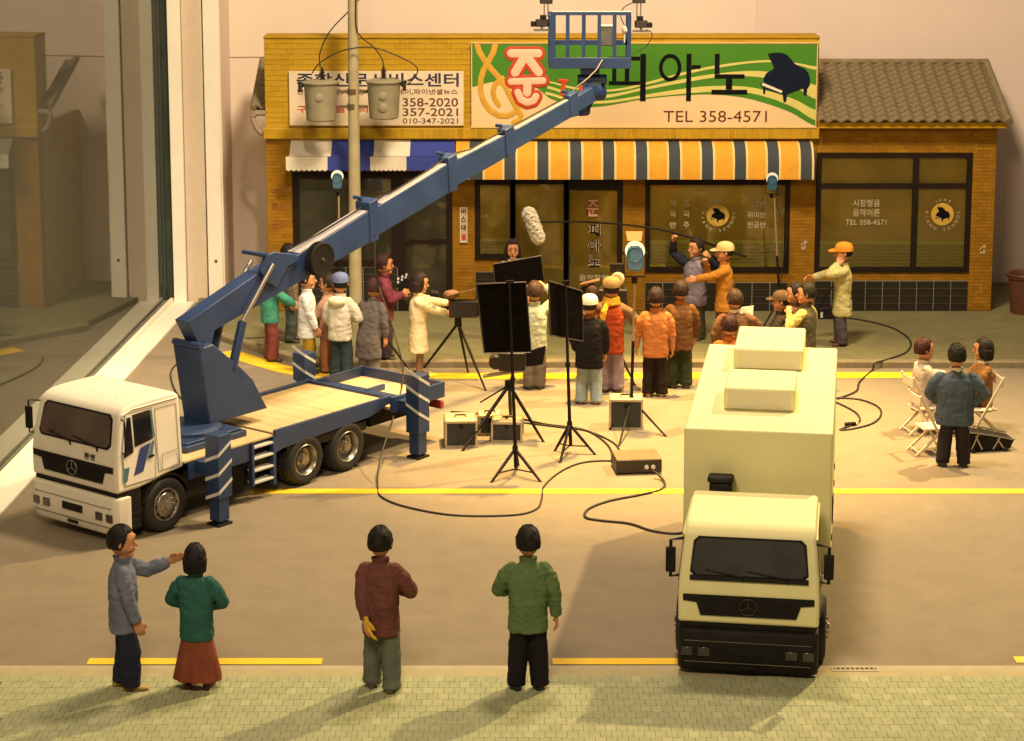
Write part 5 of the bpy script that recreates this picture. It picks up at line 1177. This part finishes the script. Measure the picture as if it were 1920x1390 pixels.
def transformer(u, vt, vb, label):
    c = PY(u, vb, YPO - .03); t = PY(u, vt, YPO - .03); h = t.z - c.z; r = .29
    e = E('pole_transformer', label, 'transformer', c, group='transformers on the utility pole')
    mb = MB(); mb.lathe([(.001, 0), (r * .80, 0), (r * .86, .02), (r * .98, h * .93), (r * 1.06, h * .94), (r * 1.08, h * .97), (r * 1.02, h * .99), (r * .6, h * 1.03), (.001, h * 1.04)], 32); mb.obj('tank', M_can, e, smooth=35)
    mb = MB(); M1 = Matrix.Translation((0, -r * .90, h * .62)) @ Matrix.Rotation(PI / 2, 4, 'X')
    mb.lathe([(.075, -.02), (.07, .02), (.04, .035), (.001, .035)], 16, M1)
    if u > 650: mb.lathe([(.08, -.02), (.075, .02), (.04, .035), (.001, .035)], 16, Matrix.Translation((0, -r * .86, h * .32)) @ Matrix.Rotation(PI / 2, 4, 'X'))
    mb.obj('boss', M_can, e, smooth=35)
    mb = MB()
    for i in range(5): mb.lathe([(.035, h + .02 + i * .035), (.055, h + .03 + i * .035), (.035, h + .045 + i * .035)], 12, Matrix.Translation((0 if u > 650 else .03, 0, 0)))
    mb.cyl((0 if u > 650 else .03, 0, h), (0 if u > 650 else .03, 0, h + .23), .03, .02, 10); s = 1 if u > 650 else -1
    mb.cyl((s * r * .98, 0, h * .86), (s * (r + .10), 0, h * .97), .035, .025, 8); mb.box(s * (r + .06) - .03, s * (r + .06) + .03, -.03, .03, h * .72, h * .98); mb.obj('bushing', M_ins, e, smooth=40)
    return c + Vector((0, 0, h + .22))
ta = transformer(602, 152, 226, 'left grey pole transformer can with a single front boss'); tb = transformer(720, 150, 222, 'right grey pole transformer can with two front bosses')
def wire(label, P, r=.011): return cable(label, P, r, 'wire', group='wires of the utility pole', name='overhead_wire')
wire('thin overhead wire curving up from the left transformer to the pole top', [ta, PY(600, 100, YPO), PY(618, 60, YPO), PY(655, 20, YPO), PY(690, -20, YPO)])
wire('thin overhead wire curving from the right transformer up to the pole', [tb, PY(716, 110, YPO), PY(700, 88, YPO), PY(680, 72, YPO - .05), PY(668, 50, YPO - .1), PY(668, -20, YPO - .1)])
wire('long arched wire between the outer sides of both transformers', [PY(585, 138, YPO - .2), PY(600, 118, YPO - .2), PY(640, 96, YPO - .2), PY(695, 89, YPO - .2), PY(745, 105, YPO - .2), PY(780, 125, YPO - .2), PY(780, 142, YPO - .2), PY(765, 158, YPO - .2)])
# litter bin
bp_ = at(1922, 586, ZP); e = E('litter_bin', 'brown round litter bin at the right edge of the pavement', 'litter bin', bp_)
mb = MB(); mb.lathe([(.001, 0), (.26, 0), (.31, .62), (.34, .64), (.345, .69), (.32, .70), (.30, .66), (.25, .05), (.001, .05)], 28); mb.obj('bin_body', mat('bin_brown', (.10, .035, .018), .5, amt=.15), e, smooth=35)
mb = MB(); mb.tube([(.342 * math.cos(2 * PI * i / 28), .342 * math.sin(2 * PI * i / 28), .695) for i in range(29)], .018, 8, False); mb.obj('rim', mat('bin_rim', (.12, .04, .02), .4), e, smooth=60)
# stands and tripods
def legs(e, apex, feet, r0=.02, r1=.014, name='leg', m=M_bk, brace=None):
    for f in feet:
        mb = MB(); mb.tube([apex, apex.lerp(f, .5), f], [r0, r0, r1], 8); mb.ball(f, r1 * 1.3, r1 * 1.3, r1, 8, 5); mb.obj(name, m, e, smooth=50, world=True)
    if brace:
        c, k = brace; mb = MB()
        for f in feet: mb.tube([c, apex.lerp(f, k)], .010, 6)
        mb.obj('brace', m, e, smooth=50, world=True)
def col_z(base, u, v): return PY(u, v, base.y)
# panels on stands
def flag_stand(label, foot_px, cpx, top_px, corners, yaw_depth, low_apex):
    feet = [at(*p) for p in foot_px]; c = at(*cpx); e = E('flag_stand', label, 'flag stand', c, group='black flags on tripod stands')
    ap = PY(*low_apex, c.y); legs(e, ap, feet, .022, .016, brace=(PY(low_apex[0], (low_apex[1] + cpx[1]) / 2 + 14, c.y), .72))
    tp = PY(*top_px, c.y)
    mb = MB(); lo = Vector((c.x, c.y, .10)); mb.tube([lo, ap + Vector((0, 0, .05)), ap.lerp(tp, .5), tp], [.026, .026, .022, .018], 10); mb.cyl(ap + Vector((0, 0, -.03)), ap + Vector((0, 0, .04)), .038, .038, 10); q = ap.lerp(tp, .42); mb.cyl(q + Vector((0, 0, -.03)), q + Vector((0, 0, .03)), .035, .035, 10); mb.obj('column', M_bk, e, smooth=50, world=True)
    P = []
    for (u, v), dy in zip(corners, yaw_depth): P.append(PY(u, v, c.y + .06 + dy))
    nn = (P[1] - P[0]).cross(P[3] - P[0]).normalized(); nn = nn if nn.y > 0 else -nn
    mb = MB(); mb.prism(P, nn * .022); pn = mb.obj('panel', M_flag, e, bevel=.004, world=True)
    mb = MB(); mb.tube(P + P[:1], .012, 6); mb.obj('panel_rim', mat('panel_rim', (.06, .04, .035), .4), e, world=True)
    mb = MB(); mb.bar(tp + Vector((-.05, -.02, -.01)), tp + Vector((.06, -.02, .0)), .03, .03); k = P[0].lerp(P[1], .35); mb.obj('grip_head', M_bk, e, world=True)
    return e
flag_stand('tall upright black flag panel on a low tripod stand beside the big camera tripod', [(921, 905), (1014, 904), (972, 872)], (967, 890), (955, 527), [(893, 533), (986, 529), (996, 661), (908, 662)], (0, .0, .0, .0), (966, 842))
flag_stand('angled black flag panel on a tripod stand next to the white capped person', [(1040, 846), (1116, 853), (1050, 868)], (1070, 848), (1060, 527), [(1029, 527), (1091, 546), (1093, 640), (1032, 629)], (-.22, .22, .22, -.22), (1068, 796))
# black panel held overhead
hl = HANDS['person in a pale green jacket and grey trousers holding up a black panel']
yh = hl[1].y + .03
P = [PY(u, v, yh) for u, v in ((925, 496), (1014, 480), (1021, 533), (929, 537))]
e = E('black_panel', 'tilted black panel held overhead in front of the actress', 'panel', P[3]); mb = MB(); mb.prism(P, (0, .022, 0)); mb.obj('board', M_flag, e, bevel=.004, world=True)
mb = MB(); mb.tube([p + Vector((0, .01, 0)) for p in P + P[:1]], .013, 6); mb.obj('rim', mat('panel_rim', (.06, .04, .035), .4), e, world=True)
# big camera on tripod
c = at(945, 822); e = E('film_camera', 'black film camera on a large wooden-headed tripod below the tall flag panel', 'film camera', c, group='film cameras on tripods')
ap = PY(955, 722, c.y); legs(e, ap, [at(867, 846), at(1019, 829), at(958, 796)], .026, .018)
mb = MB(); mb.cyl(ap + Vector((0, 0, -.06)), ap + Vector((0, 0, .06)), .07, .06, 14); mb.obj('tripod_head', M_bk, e, smooth=40, world=True)
mb = MB(); mb.bar(PY(905, 706, c.y), PY(985, 694, c.y), .12, .03); mb.obj('base_plate', M_steel, e, world=True)
mb = MB(); a = PY(930, 678, c.y); mb.cyl(a + Vector((0, -.1, 0)), a + Vector((0, .12, 0)), .10, .10, 20); x0 = PY(935, 670, c.y); x1 = PY(985, 690, c.y); mb.box(x0.x, x1.x, c.y - .09, c.y + .10, PY(960, 694, c.y).z, PY(960, 660, c.y).z); mb.obj('camera_body', mat('camera_black', (.022, .016, .013), .5), e, bevel=.015, world=True)
mb = MB(); mb.loft([[PY(986, 660, c.y - .1), PY(986, 688, c.y - .1), PY(986, 688, c.y + .1), PY(986, 660, c.y + .1)], [PY(1024, 648, c.y - .17), PY(1018, 684, c.y - .17), PY(1018, 684, c.y + .17), PY(1024, 648, c.y + .17)]]); mb.obj('matte_box', M_bk, e, world=True)
mb = MB(); mb.tube([ap, PY(900, 755, c.y - .15)], .012, 7); mb.obj('pan_handle', M_bk, e, smooth=50, world=True)
# camera of the cream coat woman
c = at(860, 712); e = E('film_camera', 'film camera with a tan top flap on a tripod in front of the cream coat', 'film camera', c, group='film cameras on tripods')
ap = PY(859, 606, c.y); legs(e, ap, [at(795, 690), at(911, 733), at(878, 700)], .022, .015)
mb = MB(); mb.cyl(ap + Vector((0, 0, -.05)), ap + Vector((0, 0, .10)), .06, .05, 12); mb.obj('tripod_head', M_bk, e, smooth=40, world=True)
def cbox(u0, u1, v0, v1, y, d): 
    a = PY(u0, v1, y); b = PY(u1, v0, y); m_ = MB(); m_.box(a.x, b.x, y - d / 2, y + d / 2, a.z, b.z); return m_
cbox(842, 896, 563, 594, c.y, .2).obj('camera_body', mat('camera_black', (.022, .016, .013), .5), e, bevel=.015, world=True)
mb = MB(); a = PY(822, 552, c.y); mb.cyl(a, a + Vector((-.12, 0, .02)), .05, .06, 14); mb.obj('eyepiece', M_bk, e, smooth=40, world=True)
mb = MB(); mb.prism([PY(838, 556, c.y - .15), PY(898, 541, c.y - .15), PY(898, 541, c.y + .15), PY(838, 556, c.y + .15)], (0, 0, .02)); mb.obj('top_flap', mat('tan_flap', (.40, .22, .10), .7), e, world=True)
mb = MB(); a = PY(846, 552, c.y); mb.ball(a, .13, .10, .07, 14, 8, lambda d: 1 + .15 * noise.noise(d * 4)); mb.obj('film_bag', mat('brown_bag', (.24, .11, .06), .8), e, smooth=60, world=True)
mb = MB(); a = PY(895, 577, c.y); mb.loft([[a + Vector((0, y, z)) for y, z in ((-.10, -.10), (.10, -.10), (.10, .10), (-.10, .10))], [a + Vector((.16, y, z)) for y, z in ((-.15, -.15), (.15, -.15), (.15, .16), (-.15, .16))]]); mb.obj('matte_box', M_bk, e, world=True)
# camera of the red vest operator
c = at(1140, 712); e = E('film_camera', 'film camera with a round cream film magazine in front of the red vest', 'film camera', c, group='film cameras on tripods')
ap = PY(1138, 610, c.y); legs(e, ap, [at(1085, 725), at(1190, 722), at(1135, 690)], .022, .015)
mb = MB(); mb.cyl(ap + Vector((0, 0, -.05)), ap + Vector((0, 0, .12)), .06, .05, 12); mb.obj('tripod_head', M_bk, e, smooth=40, world=True)
cbox(1088, 1176, 540, 590, c.y, .3).obj('camera_body', mat('camera_black', (.022, .016, .013), .5), e, bevel=.02, world=True)
mb = MB(); a = PY(1156, 524, c.y); mb.cyl(a + Vector((0, -.06, 0)), a + Vector((.03, .06, 0)), .105, .105, 28); mb.obj('film_magazine', mat('magazine_cream', (.66, .50, .26), .5), e, bevel=.01, world=True)
mb = MB(); mb.cyl(a + Vector((.03, .062, 0)), a + Vector((.05, .12, 0)), .108, .108, 28); mb.obj('magazine_ring', M_bk, e, bevel=.008, world=True)
mb = MB(); mb.prism([PY(1086, 536, c.y - .2), PY(1124, 528, c.y - .2), PY(1124, 524, c.y + .25), PY(1092, 532, c.y + .25)], (0, 0, .02)); mb.obj('top_flap', mat('brown_flap', (.22, .10, .05), .7), e, world=True)
cbox(1144, 1170, 494, 510, c.y + .1, .1).obj('monitor', M_bk, e, bevel=.008, world=True)
# light stands
def light_stand(label, feet, cpx, apx, tpx, hd_px, blue, black_to, legm=M_bk, lit=0.0):
    c = at(cpx[0], cpx[1], cpx[2] if len(cpx) > 2 else 0); e = E('light_stand', label, 'light stand', c, group='film lights on stands')
    z = cpx[2] if len(cpx) > 2 else 0
    ap = PY(*apx, c.y); legs(e, ap, [at(f[0], f[1], z) for f in feet], .017, .013)
    tp = PY(*tpx, c.y); md = PY(tpx[0] + (apx[0] - tpx[0]) * .5, black_to, c.y)
    mb = MB(); mb.tube([Vector((ap.x, ap.y, max(z + .1, ap.z - .3))), ap, md], [.024, .024, .022], 10); mb.cyl(ap + Vector((0, 0, -.02)), ap + Vector((0, 0, .04)), .035, .035, 10); mb.obj('column', M_bk, e, smooth=50, world=True)
    mb = MB(); mb.tube([md, tp], .018, 10); mb.obj('upper_column', M_pole_s, e, smooth=50, world=True)
    return e, c, tp
e, c, tp = light_stand('tall tripod light with a blue barrel head beside the orange shirt', [(1143, 806), (1160, 838), (1249, 819)], (1187, 800), (1184, 748), (1190, 518), None, True, 640)
M_lb = mat('lamp_blue', (.025, .08, .13), .4, amt=.1); M_lw = mat('lamp_white', (.82, .80, .72), .35); M_ob = mat('orange_gel', (.34, .13, .03), .6)
def head(e, c, hu, hv, s, tilt):
    h = PY(hu, hv, c.y); M1 = Matrix.Translation(h) @ Matrix.Rotation(R(tilt), 4, 'X')
    # barrel axis: local -y (towards us), slightly upwards
    def X(p): return M1 @ Vector(p)
    mb = MB(); Mz = M1 @ Matrix.Rotation(PI / 2, 4, 'X'); mb.lathe([(.001, -.20 * s), (.12 * s, -.20 * s), (.155 * s, -.14 * s), (.165 * s, .10 * s), (.001, .10 * s)], 28, Matrix.Translation((0, 0, .075 * s)) @ Mz); mb.obj('barrel', M_lw, e, smooth=40, world=True)
    mb = MB(); pl = [(-.14, .02), (-.12, .10), (-.06, .16), (.06, .16), (.12, .10), (.14, .02), (.13, -.20), (.09, -.27), (-.09, -.27), (-.13, -.20)]
    mb.prism([X((a * s, -.105 * s, b * s)) for a, b in pl], M1.to_3x3() @ Vector((0, -.05 * s, 0))); mb.obj('front_housing', M_lb, e, bevel=.012, world=True)
    mb = MB(); mb.lathe([(.001, .150 * s), (.11 * s, .156 * s), (.118 * s, .165 * s), (.125 * s, .155 * s), (.125 * s, .14 * s)], 26, Mz); mb.obj('lens', mat('lens_blue', (.015, .06, .10), .3), e, smooth=40, world=True)
    mb = MB()
    for q in (-1, 1): mb.box(*sorted((q * .15 * s, q * .20 * s)), -.03 * s, .03 * s, .02 * s, .07 * s, M1); mb.box(*sorted((q * .165 * s, q * .18 * s)), -.02 * s, .02 * s, -.34 * s, .02 * s, M1)
    mb.box(-.18 * s, .18 * s, -.02 * s, .02 * s, -.36 * s, -.34 * s, M1); mb.obj('yoke', M_bk, e, world=True)
    mb = MB(); mb.cyl(h + Vector((0, 0, -.46 * s)), h + Vector((0, 0, -.35 * s)), .05 * s, .05 * s, 12); mb.obj('spigot', M_bk, e, world=True)
    return X
X = head(e, c, 1190, 480, .86, -18)
mb = MB(); mb.prism([X((-.10, .02, .22)), X((.10, .02, .22)), X((.12, .06, .36)), X((-.12, .06, .36))], (0, .012, 0)); mb.obj('barn_door', M_ob, e, world=True)
e, c, tp = light_stand('film light on a stand in front of the blue and white awning', [(615, 628), (650, 640), (640, 612)], (637, 622, ZP), (637, 590), (635, 362), None, True, 480)
head(e, c, 633, 336, .62, -10)
e, c, tp = light_stand('film light on a stand under the right end of the yellow awning', [(1432, 612), (1478, 612), (1462, 596)], (1463, 606, ZP), (1462, 560), (1452, 372), None, True, 480)
head(e, c, 1447, 340, .62, -10)
e2 = c; cable('thin cable sagging down from the lamp under the yellow awning', [PY(1455, 372, c.y - .04), PY(1462, 400, c.y - .04), PY(1476, 430, c.y - .02), PY(1470, 480, c.y - .03), PY(1464, 530, c.y - .03)], .007)
# short black stand behind the dark coat
c = at(745, 690); e = E('light_stand', 'bare black light stand beside the dark grey coat', 'light stand', c, group='film lights on stands')
ap = PY(716, 622, c.y); legs(e, ap, [at(776, 708), at(702, 690), at(735, 672)], .018, .014)
mb = MB(); mb.tube([ap + Vector((0, 0, -.2)), ap + Vector((0, 0, .25))], .018, 8); mb.obj('column', M_bk, e, smooth=50, world=True)
# boom microphone
hh = HANDS['person in a purple grey vest raising the long microphone boom pole']
yb_ = hh[1].y - .03
A = PY(1012, 416, yb_ - .35); Bq = PY(1130, 418, yb_ - .2); Cq = PY(1262, 436, yb_); D_ = PY(1400, 482, yb_ + .1)
e = E('boom_microphone', 'long black boom pole carrying a furry grey microphone windshield', 'microphone', Cq)
mb = MB(); mb.tube(cat([A, Bq, Cq, D_]), [.013 + .009 * i / 18 for i in range(19)], 8); mb.obj('pole', M_bk, e, smooth=60, world=True)
a = PY(992, 402, yb_ - .36); b = PY(1009, 446, yb_ - .36)
mb = MB(); mb.capsule(a, .125, b, .118, 26)
t = MB(); t.v = mb.v; t.f = mb.f; t.mi = mb.mi
ws_ = vox('windshield', t, .012, mat('fur_grey', (.52, .48, .40), .95, amt=.3, ns=30, bump=.6, bs=60), e, 1, lambda p: noise.noise(p * 26) * .022 + noise.noise(p * 60) * .014)
ws_.data.transform(rootm(e).inverted()); ws_.location = (0, 0, 0)
mb = MB(); mb.tube([A, A.lerp(b, .5) + Vector((.02, 0, -.03)), b + Vector((.05, 0, .05))], .007, 6); mb.obj('lead', M_cable, e, smooth=60, world=True)
# clapper board
hc_ = HANDS['person in a plum jacket holding up a film clapper'][1]
e = E('film_clapper', 'small black and white striped film clapper held up beside the camera woman', 'clapper', hc_)
mb = MB(); M1 = Matrix.Translation((.0, 0, .02)) @ Matrix.Rotation(R(-35), 4, 'Y'); mb.box(-.11, .11, -.012, .012, .02, .17, M1); mb.obj('slate', M_bk, e)
for k, zz in enumerate((.175, .215)):
    for i in range(6):
        mb = MB(); x = -.11 + i * .0367; Mr = M1 @ Matrix.Rotation(R(0 if k == 0 else 8), 4, 'Y'); mb.prism([Mr @ Vector((x, -.013, zz)), Mr @ Vector((x + .036, -.013, zz)), Mr @ Vector((x + .046, -.013, zz + .032)), Mr @ Vector((x + .01, -.013, zz + .032))], Mr.to_3x3() @ Vector((0, .026, 0))); mb.obj('stick_stripe', M_stripew if i % 2 else M_bk, e)
# flight cases
def case_(u0, u1, v1, h, d, label, yaw=4):
    a = at(u0, v1); b = at(u1, v1); wd = b.x - a.x; e = E('flight_case', label, 'equipment case', ((a + b) / 2) + Vector((0, d / 2, 0)), R(yaw), 'flight cases on the road')
    mb = MB(); mb.box(-wd / 2 + .012, wd / 2 - .012, -d / 2 + .012, d / 2 - .012, .012, h - .012); mb.obj('case_body', mat('case_panel', (.022, .026, .032), .5, amt=.2), e)
    mb = MB(); t_ = .028
    for x in (-wd / 2, wd / 2 - t_):
        for y in (-d / 2, d / 2 - t_): mb.box(x, x + t_, y, y + t_, 0, h)
    for z in (0.001, h - t_ - .001):
        for y in (-d / 2 + .001, d / 2 - t_ - .001): mb.box(-wd / 2 + t_, wd / 2 - t_, y, y + t_, z, z + t_)
        for x in (-wd / 2 + .001, wd / 2 - t_ - .001): mb.box(x, x + t_, -d / 2 + t_, d / 2 - t_, z, z + t_)
    mb.obj('edge_frame', mat('case_edge', (.50, .44, .32), .4, .6), e)
    mb = MB(); mb.box(-wd / 2 + t_, wd / 2 - t_, -d / 2 + t_, d / 2 - t_, h - .011, h - .004); mb.obj('lid', mat('case_lid', (.60, .46, .26), .5), e)
    mb = MB(); mb.tube([(-.08, 0, h), (-.07, 0, h + .03), (.07, 0, h + .03), (.08, 0, h)], .012, 6); mb.box(-.03, .03, -d / 2 - .012, -d / 2 - .001, h * .72, h * .86); mb.obj('handle', M_bk, e)
case_(832, 893, 840, .38, .50, 'large dark flight case with pale edges behind the striped outrigger'); case_(896, 940, 816, .28, .34, 'low dark flight case half hidden between two other cases'); case_(922, 981, 830, .29, .40, 'dark flight case with pale edges between the legs of the camera tripod', -3); case_(1143, 1206, 806, .44, .40, 'dark flight case with pale edges under the blue light stand', -2)
# power box with cables
a = at(1153, 893); b = at(1236, 887); e = E('power_box', 'flat black power distribution box with sockets on the road', 'power box', (a + b) / 2 + Vector((0, .25, 0)), R(6)); wd = (b - a).length
mb = MB(); mb.box(-wd / 2, wd / 2, -.25, .25, .02, .20); mb.obj('box_body', mat('power_black', (.03, .022, .016), .5, amt=.2), e, bevel=.01)
mb = MB(); mb.box(-wd / 2 + .012, wd / 2 - .012, -.238, .238, .2, .206); mb.obj('lid', mat('power_lid', (.22, .14, .075), .5), e)
for x in (.10, .19):
    mb = MB(); mb.cyl((x, -.25, .10), (x, -.27, .10), .03, .028, 12); mb.obj('socket', M_stripew, e)
for x in (-wd / 2 + .05, wd / 2 - .05):
    for y in (-.2, .2): mb = MB(); mb.cyl((x, y, 0), (x, y, .02), .025); mb.obj('foot', M_bk, e)
Z = .014
def gp_(L, z=Z): return [at(u, v, z) for u, v in L]
cable('black cable curling from the power box to the cab of the box lorry', [at(1224, 884, .10), at(1234, 890, .06)] + gp_([(1246, 905), (1240, 918), (1200, 928), (1140, 940), (1103, 955), (1098, 970), (1125, 976), (1180, 982), (1225, 996), (1275, 1000), (1310, 985)]), .017)
cable('black cable hanging from the crane boom and looping across the yellow line', [tl_w for tl_w in [TM @ tl(703, 440, -.15), PY(706, 520, 33.0), PY(735, 610, 32.2), PY(756, 700, 31.2), PY(738, 780, 29.9), PY(713, 860, 29.0)]] + gp_([(708, 912), (716, 932), (760, 950), (850, 966), (960, 966), (1005, 955), (1016, 935), (1020, 912), (1050, 885), (1090, 868), (1140, 864), (1165, 870)]), .012)
cable('black cable running from the tail of the crane lorry past the camera tripod', gp_([(845, 772), (900, 776), (960, 782), (1020, 795), (1075, 802), (1110, 812), (1140, 835), (1150, 858)]), .014)
cable('second black cable running beside the first behind the camera tripod', gp_([(900, 782), (960, 790), (1040, 800), (1100, 808), (1150, 830), (1165, 852)]), .012)
cable('black cable looping over the back pavement and kerb at the right', [at(1540, 594, ZP + .012), at(1600, 598, ZP + .012), at(1670, 614, ZP + .012), at(1706, 638, ZP + .012), at(1700, 660, ZP + .012), at(1665, 674, ZP + .014), at(1640, 682, ZP + .016), at(1636, 694, .014), at(1612, 716, Z), at(1605, 734, Z), at(1570, 748, Z)], .016)
cable('black cable coiled on the road beside the box lorry', gp_([(1560, 746), (1610, 749), (1645, 762), (1652, 778), (1636, 794), (1600, 804), (1575, 806), (1595, 798), (1612, 790), (1606, 775), (1580, 760), (1560, 752)]), .014)
cable('thin black cable looping on the road behind the crane turret', gp_([(352, 672), (332, 682), (320, 702), (330, 735), (350, 752), (390, 756)]), .012)
cable('thin black cable lying along the kerb behind the turret', [at(u, v, ZP + .01) for u, v in ((460, 635), (520, 632), (600, 632))], .010)
mb = MB(); c = at(1592, 800); e = E('cable_connector', 'small black cable connector lying beside the box lorry', 'connector', c); mb.bar((-.06, 0, .03), (.10, .05, .03), .06, .05); mb.obj('plug_body', M_bk, e, bevel=.01); mb = MB(); mb.cyl((.09, .045, .03), (.14, .07, .03), .014); mb.obj('plug_tip', M_steel, e)
# folding chairs
M_fc = mat('chair_white', (.68, .58, .44), .5, amt=.05)
def folding_chair(u, v, face, label):
    c = at(u, v); e = E('folding_chair', label, 'folding chair', c, -R(face), 'white folding chairs')
    sw = .20; sz = .36
    mb = MB(); mb.box(-sw + .02, sw - .02, -.16, .20, sz, sz + .025); mb.obj('seat', M_fc, e, bevel=.008)
    for s in (-1, 1):
        mb = MB(); mb.bar((s * sw, .22, 0), (s * sw, -.24, .86), .03, .035, (0, 1, 0)); mb.obj('leg', M_fc, e, bevel=.004)
        mb = MB(); mb.bar((s * (sw - .035), -.26, 0), (s * (sw - .035), .14, sz), .03, .035, (0, 1, 0)); mb.obj('leg', M_fc, e, bevel=.004)
    mb = MB(); mb.box(-sw + .016, sw - .016, -.235, -.215, .70, .84); mb.obj('backrest', M_fc, e, bevel=.008)
    for y, z, k in ((.165, .10, sw), (-.21, .05, sw - .036)):
        mb = MB(); mb.cyl((-k, y, z), (k, y, z), .010, .010, 8); mb.obj('stretcher', M_fc, e)
folding_chair(1727, 810, 76, 'white folding chair under the person in the pale grey jacket'); folding_chair(1742, 848, 78, 'empty white folding chair left of the denim jacket'); folding_chair(1840, 812, 262, 'white folding chair under the person in the brown coat')
# director chair under the capped man
c = at(1464, 706); e = E('folding_chair', 'black folding chair under the person in the brown cap', 'folding chair', c, -R(278))
for nm, q in (('seat', (-.2, .2, -.18, .18, .35, .375)), ('backrest', (-.2, .2, -.26, -.235, .62, .90))): mb = MB(); mb.box(*q); mb.obj(nm, M_bk, e, bevel=.008)
for s in (-1, 1):
    for y in (-.2, .2): mb = MB(); mb.bar((s * .22, y, 0), (s * .22, -y, .52), .03, .03, (0, 1, 0)); mb.obj('leg', M_pole_s, e)
    mb = MB(); mb.box(s * .22 - .025, s * .22 + .025, -.22, .22, .52, .55); mb.obj('armrest', M_bk, e)
    mb = MB(); mb.bar((s * .22, -.22, .55), (s * .2, -.25, .92), .03, .03); mb.obj('back_post', M_bk, e)
# luggage cart with black case
a = at(1822, 850); b = at(1886, 846); e = E('equipment_cart', 'black equipment trunk with bright metal struts on the road by the seated group', 'trunk', (a + b) / 2 + Vector((0, .12, 0)), R(10))
mb = MB(); mb.loft([[Vector((x, y, z)) for x, z in ((-.34, .0), (.30, .03), (.36, .16), (-.30, .30))] for y in (-.10, .22)]); mb.obj('trunk_body', M_bk, e, bevel=.01)
for i in range(4):
    x = -.28 + i * .16; mb = MB(); mb.bar((x, -.115, .04), (x + .10 - .2 * (i % 2), -.115, .27 - i * .03), .018, .012, (0, 1, 0)); mb.obj('strut', M_steel, e)
mb = MB(); mb.tube([(-.34, -.115, .30), (.0, -.115, .24), (.36, -.115, .16)], .010, 6); mb.tube([(-.34, .2, .33), (.0, .2, .27), (.36, .2, .18)], .010, 6); mb.obj('rail', M_steel, e)
for x in (-.25, .22):
    mb = MB(); mb.cyl((x, -.12, .03), (x, -.14, .03), .03, .03, 12); mb.obj('wheel', M_tyre, e)
# papers and bag
hp_ = HANDS['person in a brown jacket and white collar beside the folded paper'][1]
e = E('folded_paper', 'folded white paper script held beside the brown jacket', 'paper', hp_); mb = MB(); mb.prism([(-.08, 0, .0), (.16, .03, .06), (.17, .06, .20), (-.02, .03, .18)], (0, .012, 0)); mb.obj('top_sheet', M_aw, e)
mb = MB(); mb.prism([(-.06, .0, -.06), (.15, .03, -.02), (.16, .03, .05), (-.07, .0, -.008)], (0, .012, 0)); mb.obj('lower_sheet', M_aw, e)
c = PY(1550, 592, YF - .6); e = E('shoulder_bag', 'black shoulder bag hanging in front of the long pale coat', 'bag', c)
mb = MB(); mb.box(-.15, .15, -.08, .08, -.17, .16); mb.obj('bag_body', M_bk, e, bevel=.03)
mb = MB(); mb.box(-.12, -.08, -.086, -.081, -.02, .08); mb.obj('buckle', M_stripew, e); mb = MB(); mb.tube(cat([Vector((-.13, 0, .15)), Vector((.0, 0, .40)), Vector((.20, .0, .62)), Vector((.26, .05, .50)), Vector((.14, .03, .15))]), .014, 6); mb.obj('strap', M_bk, e, smooth=60)
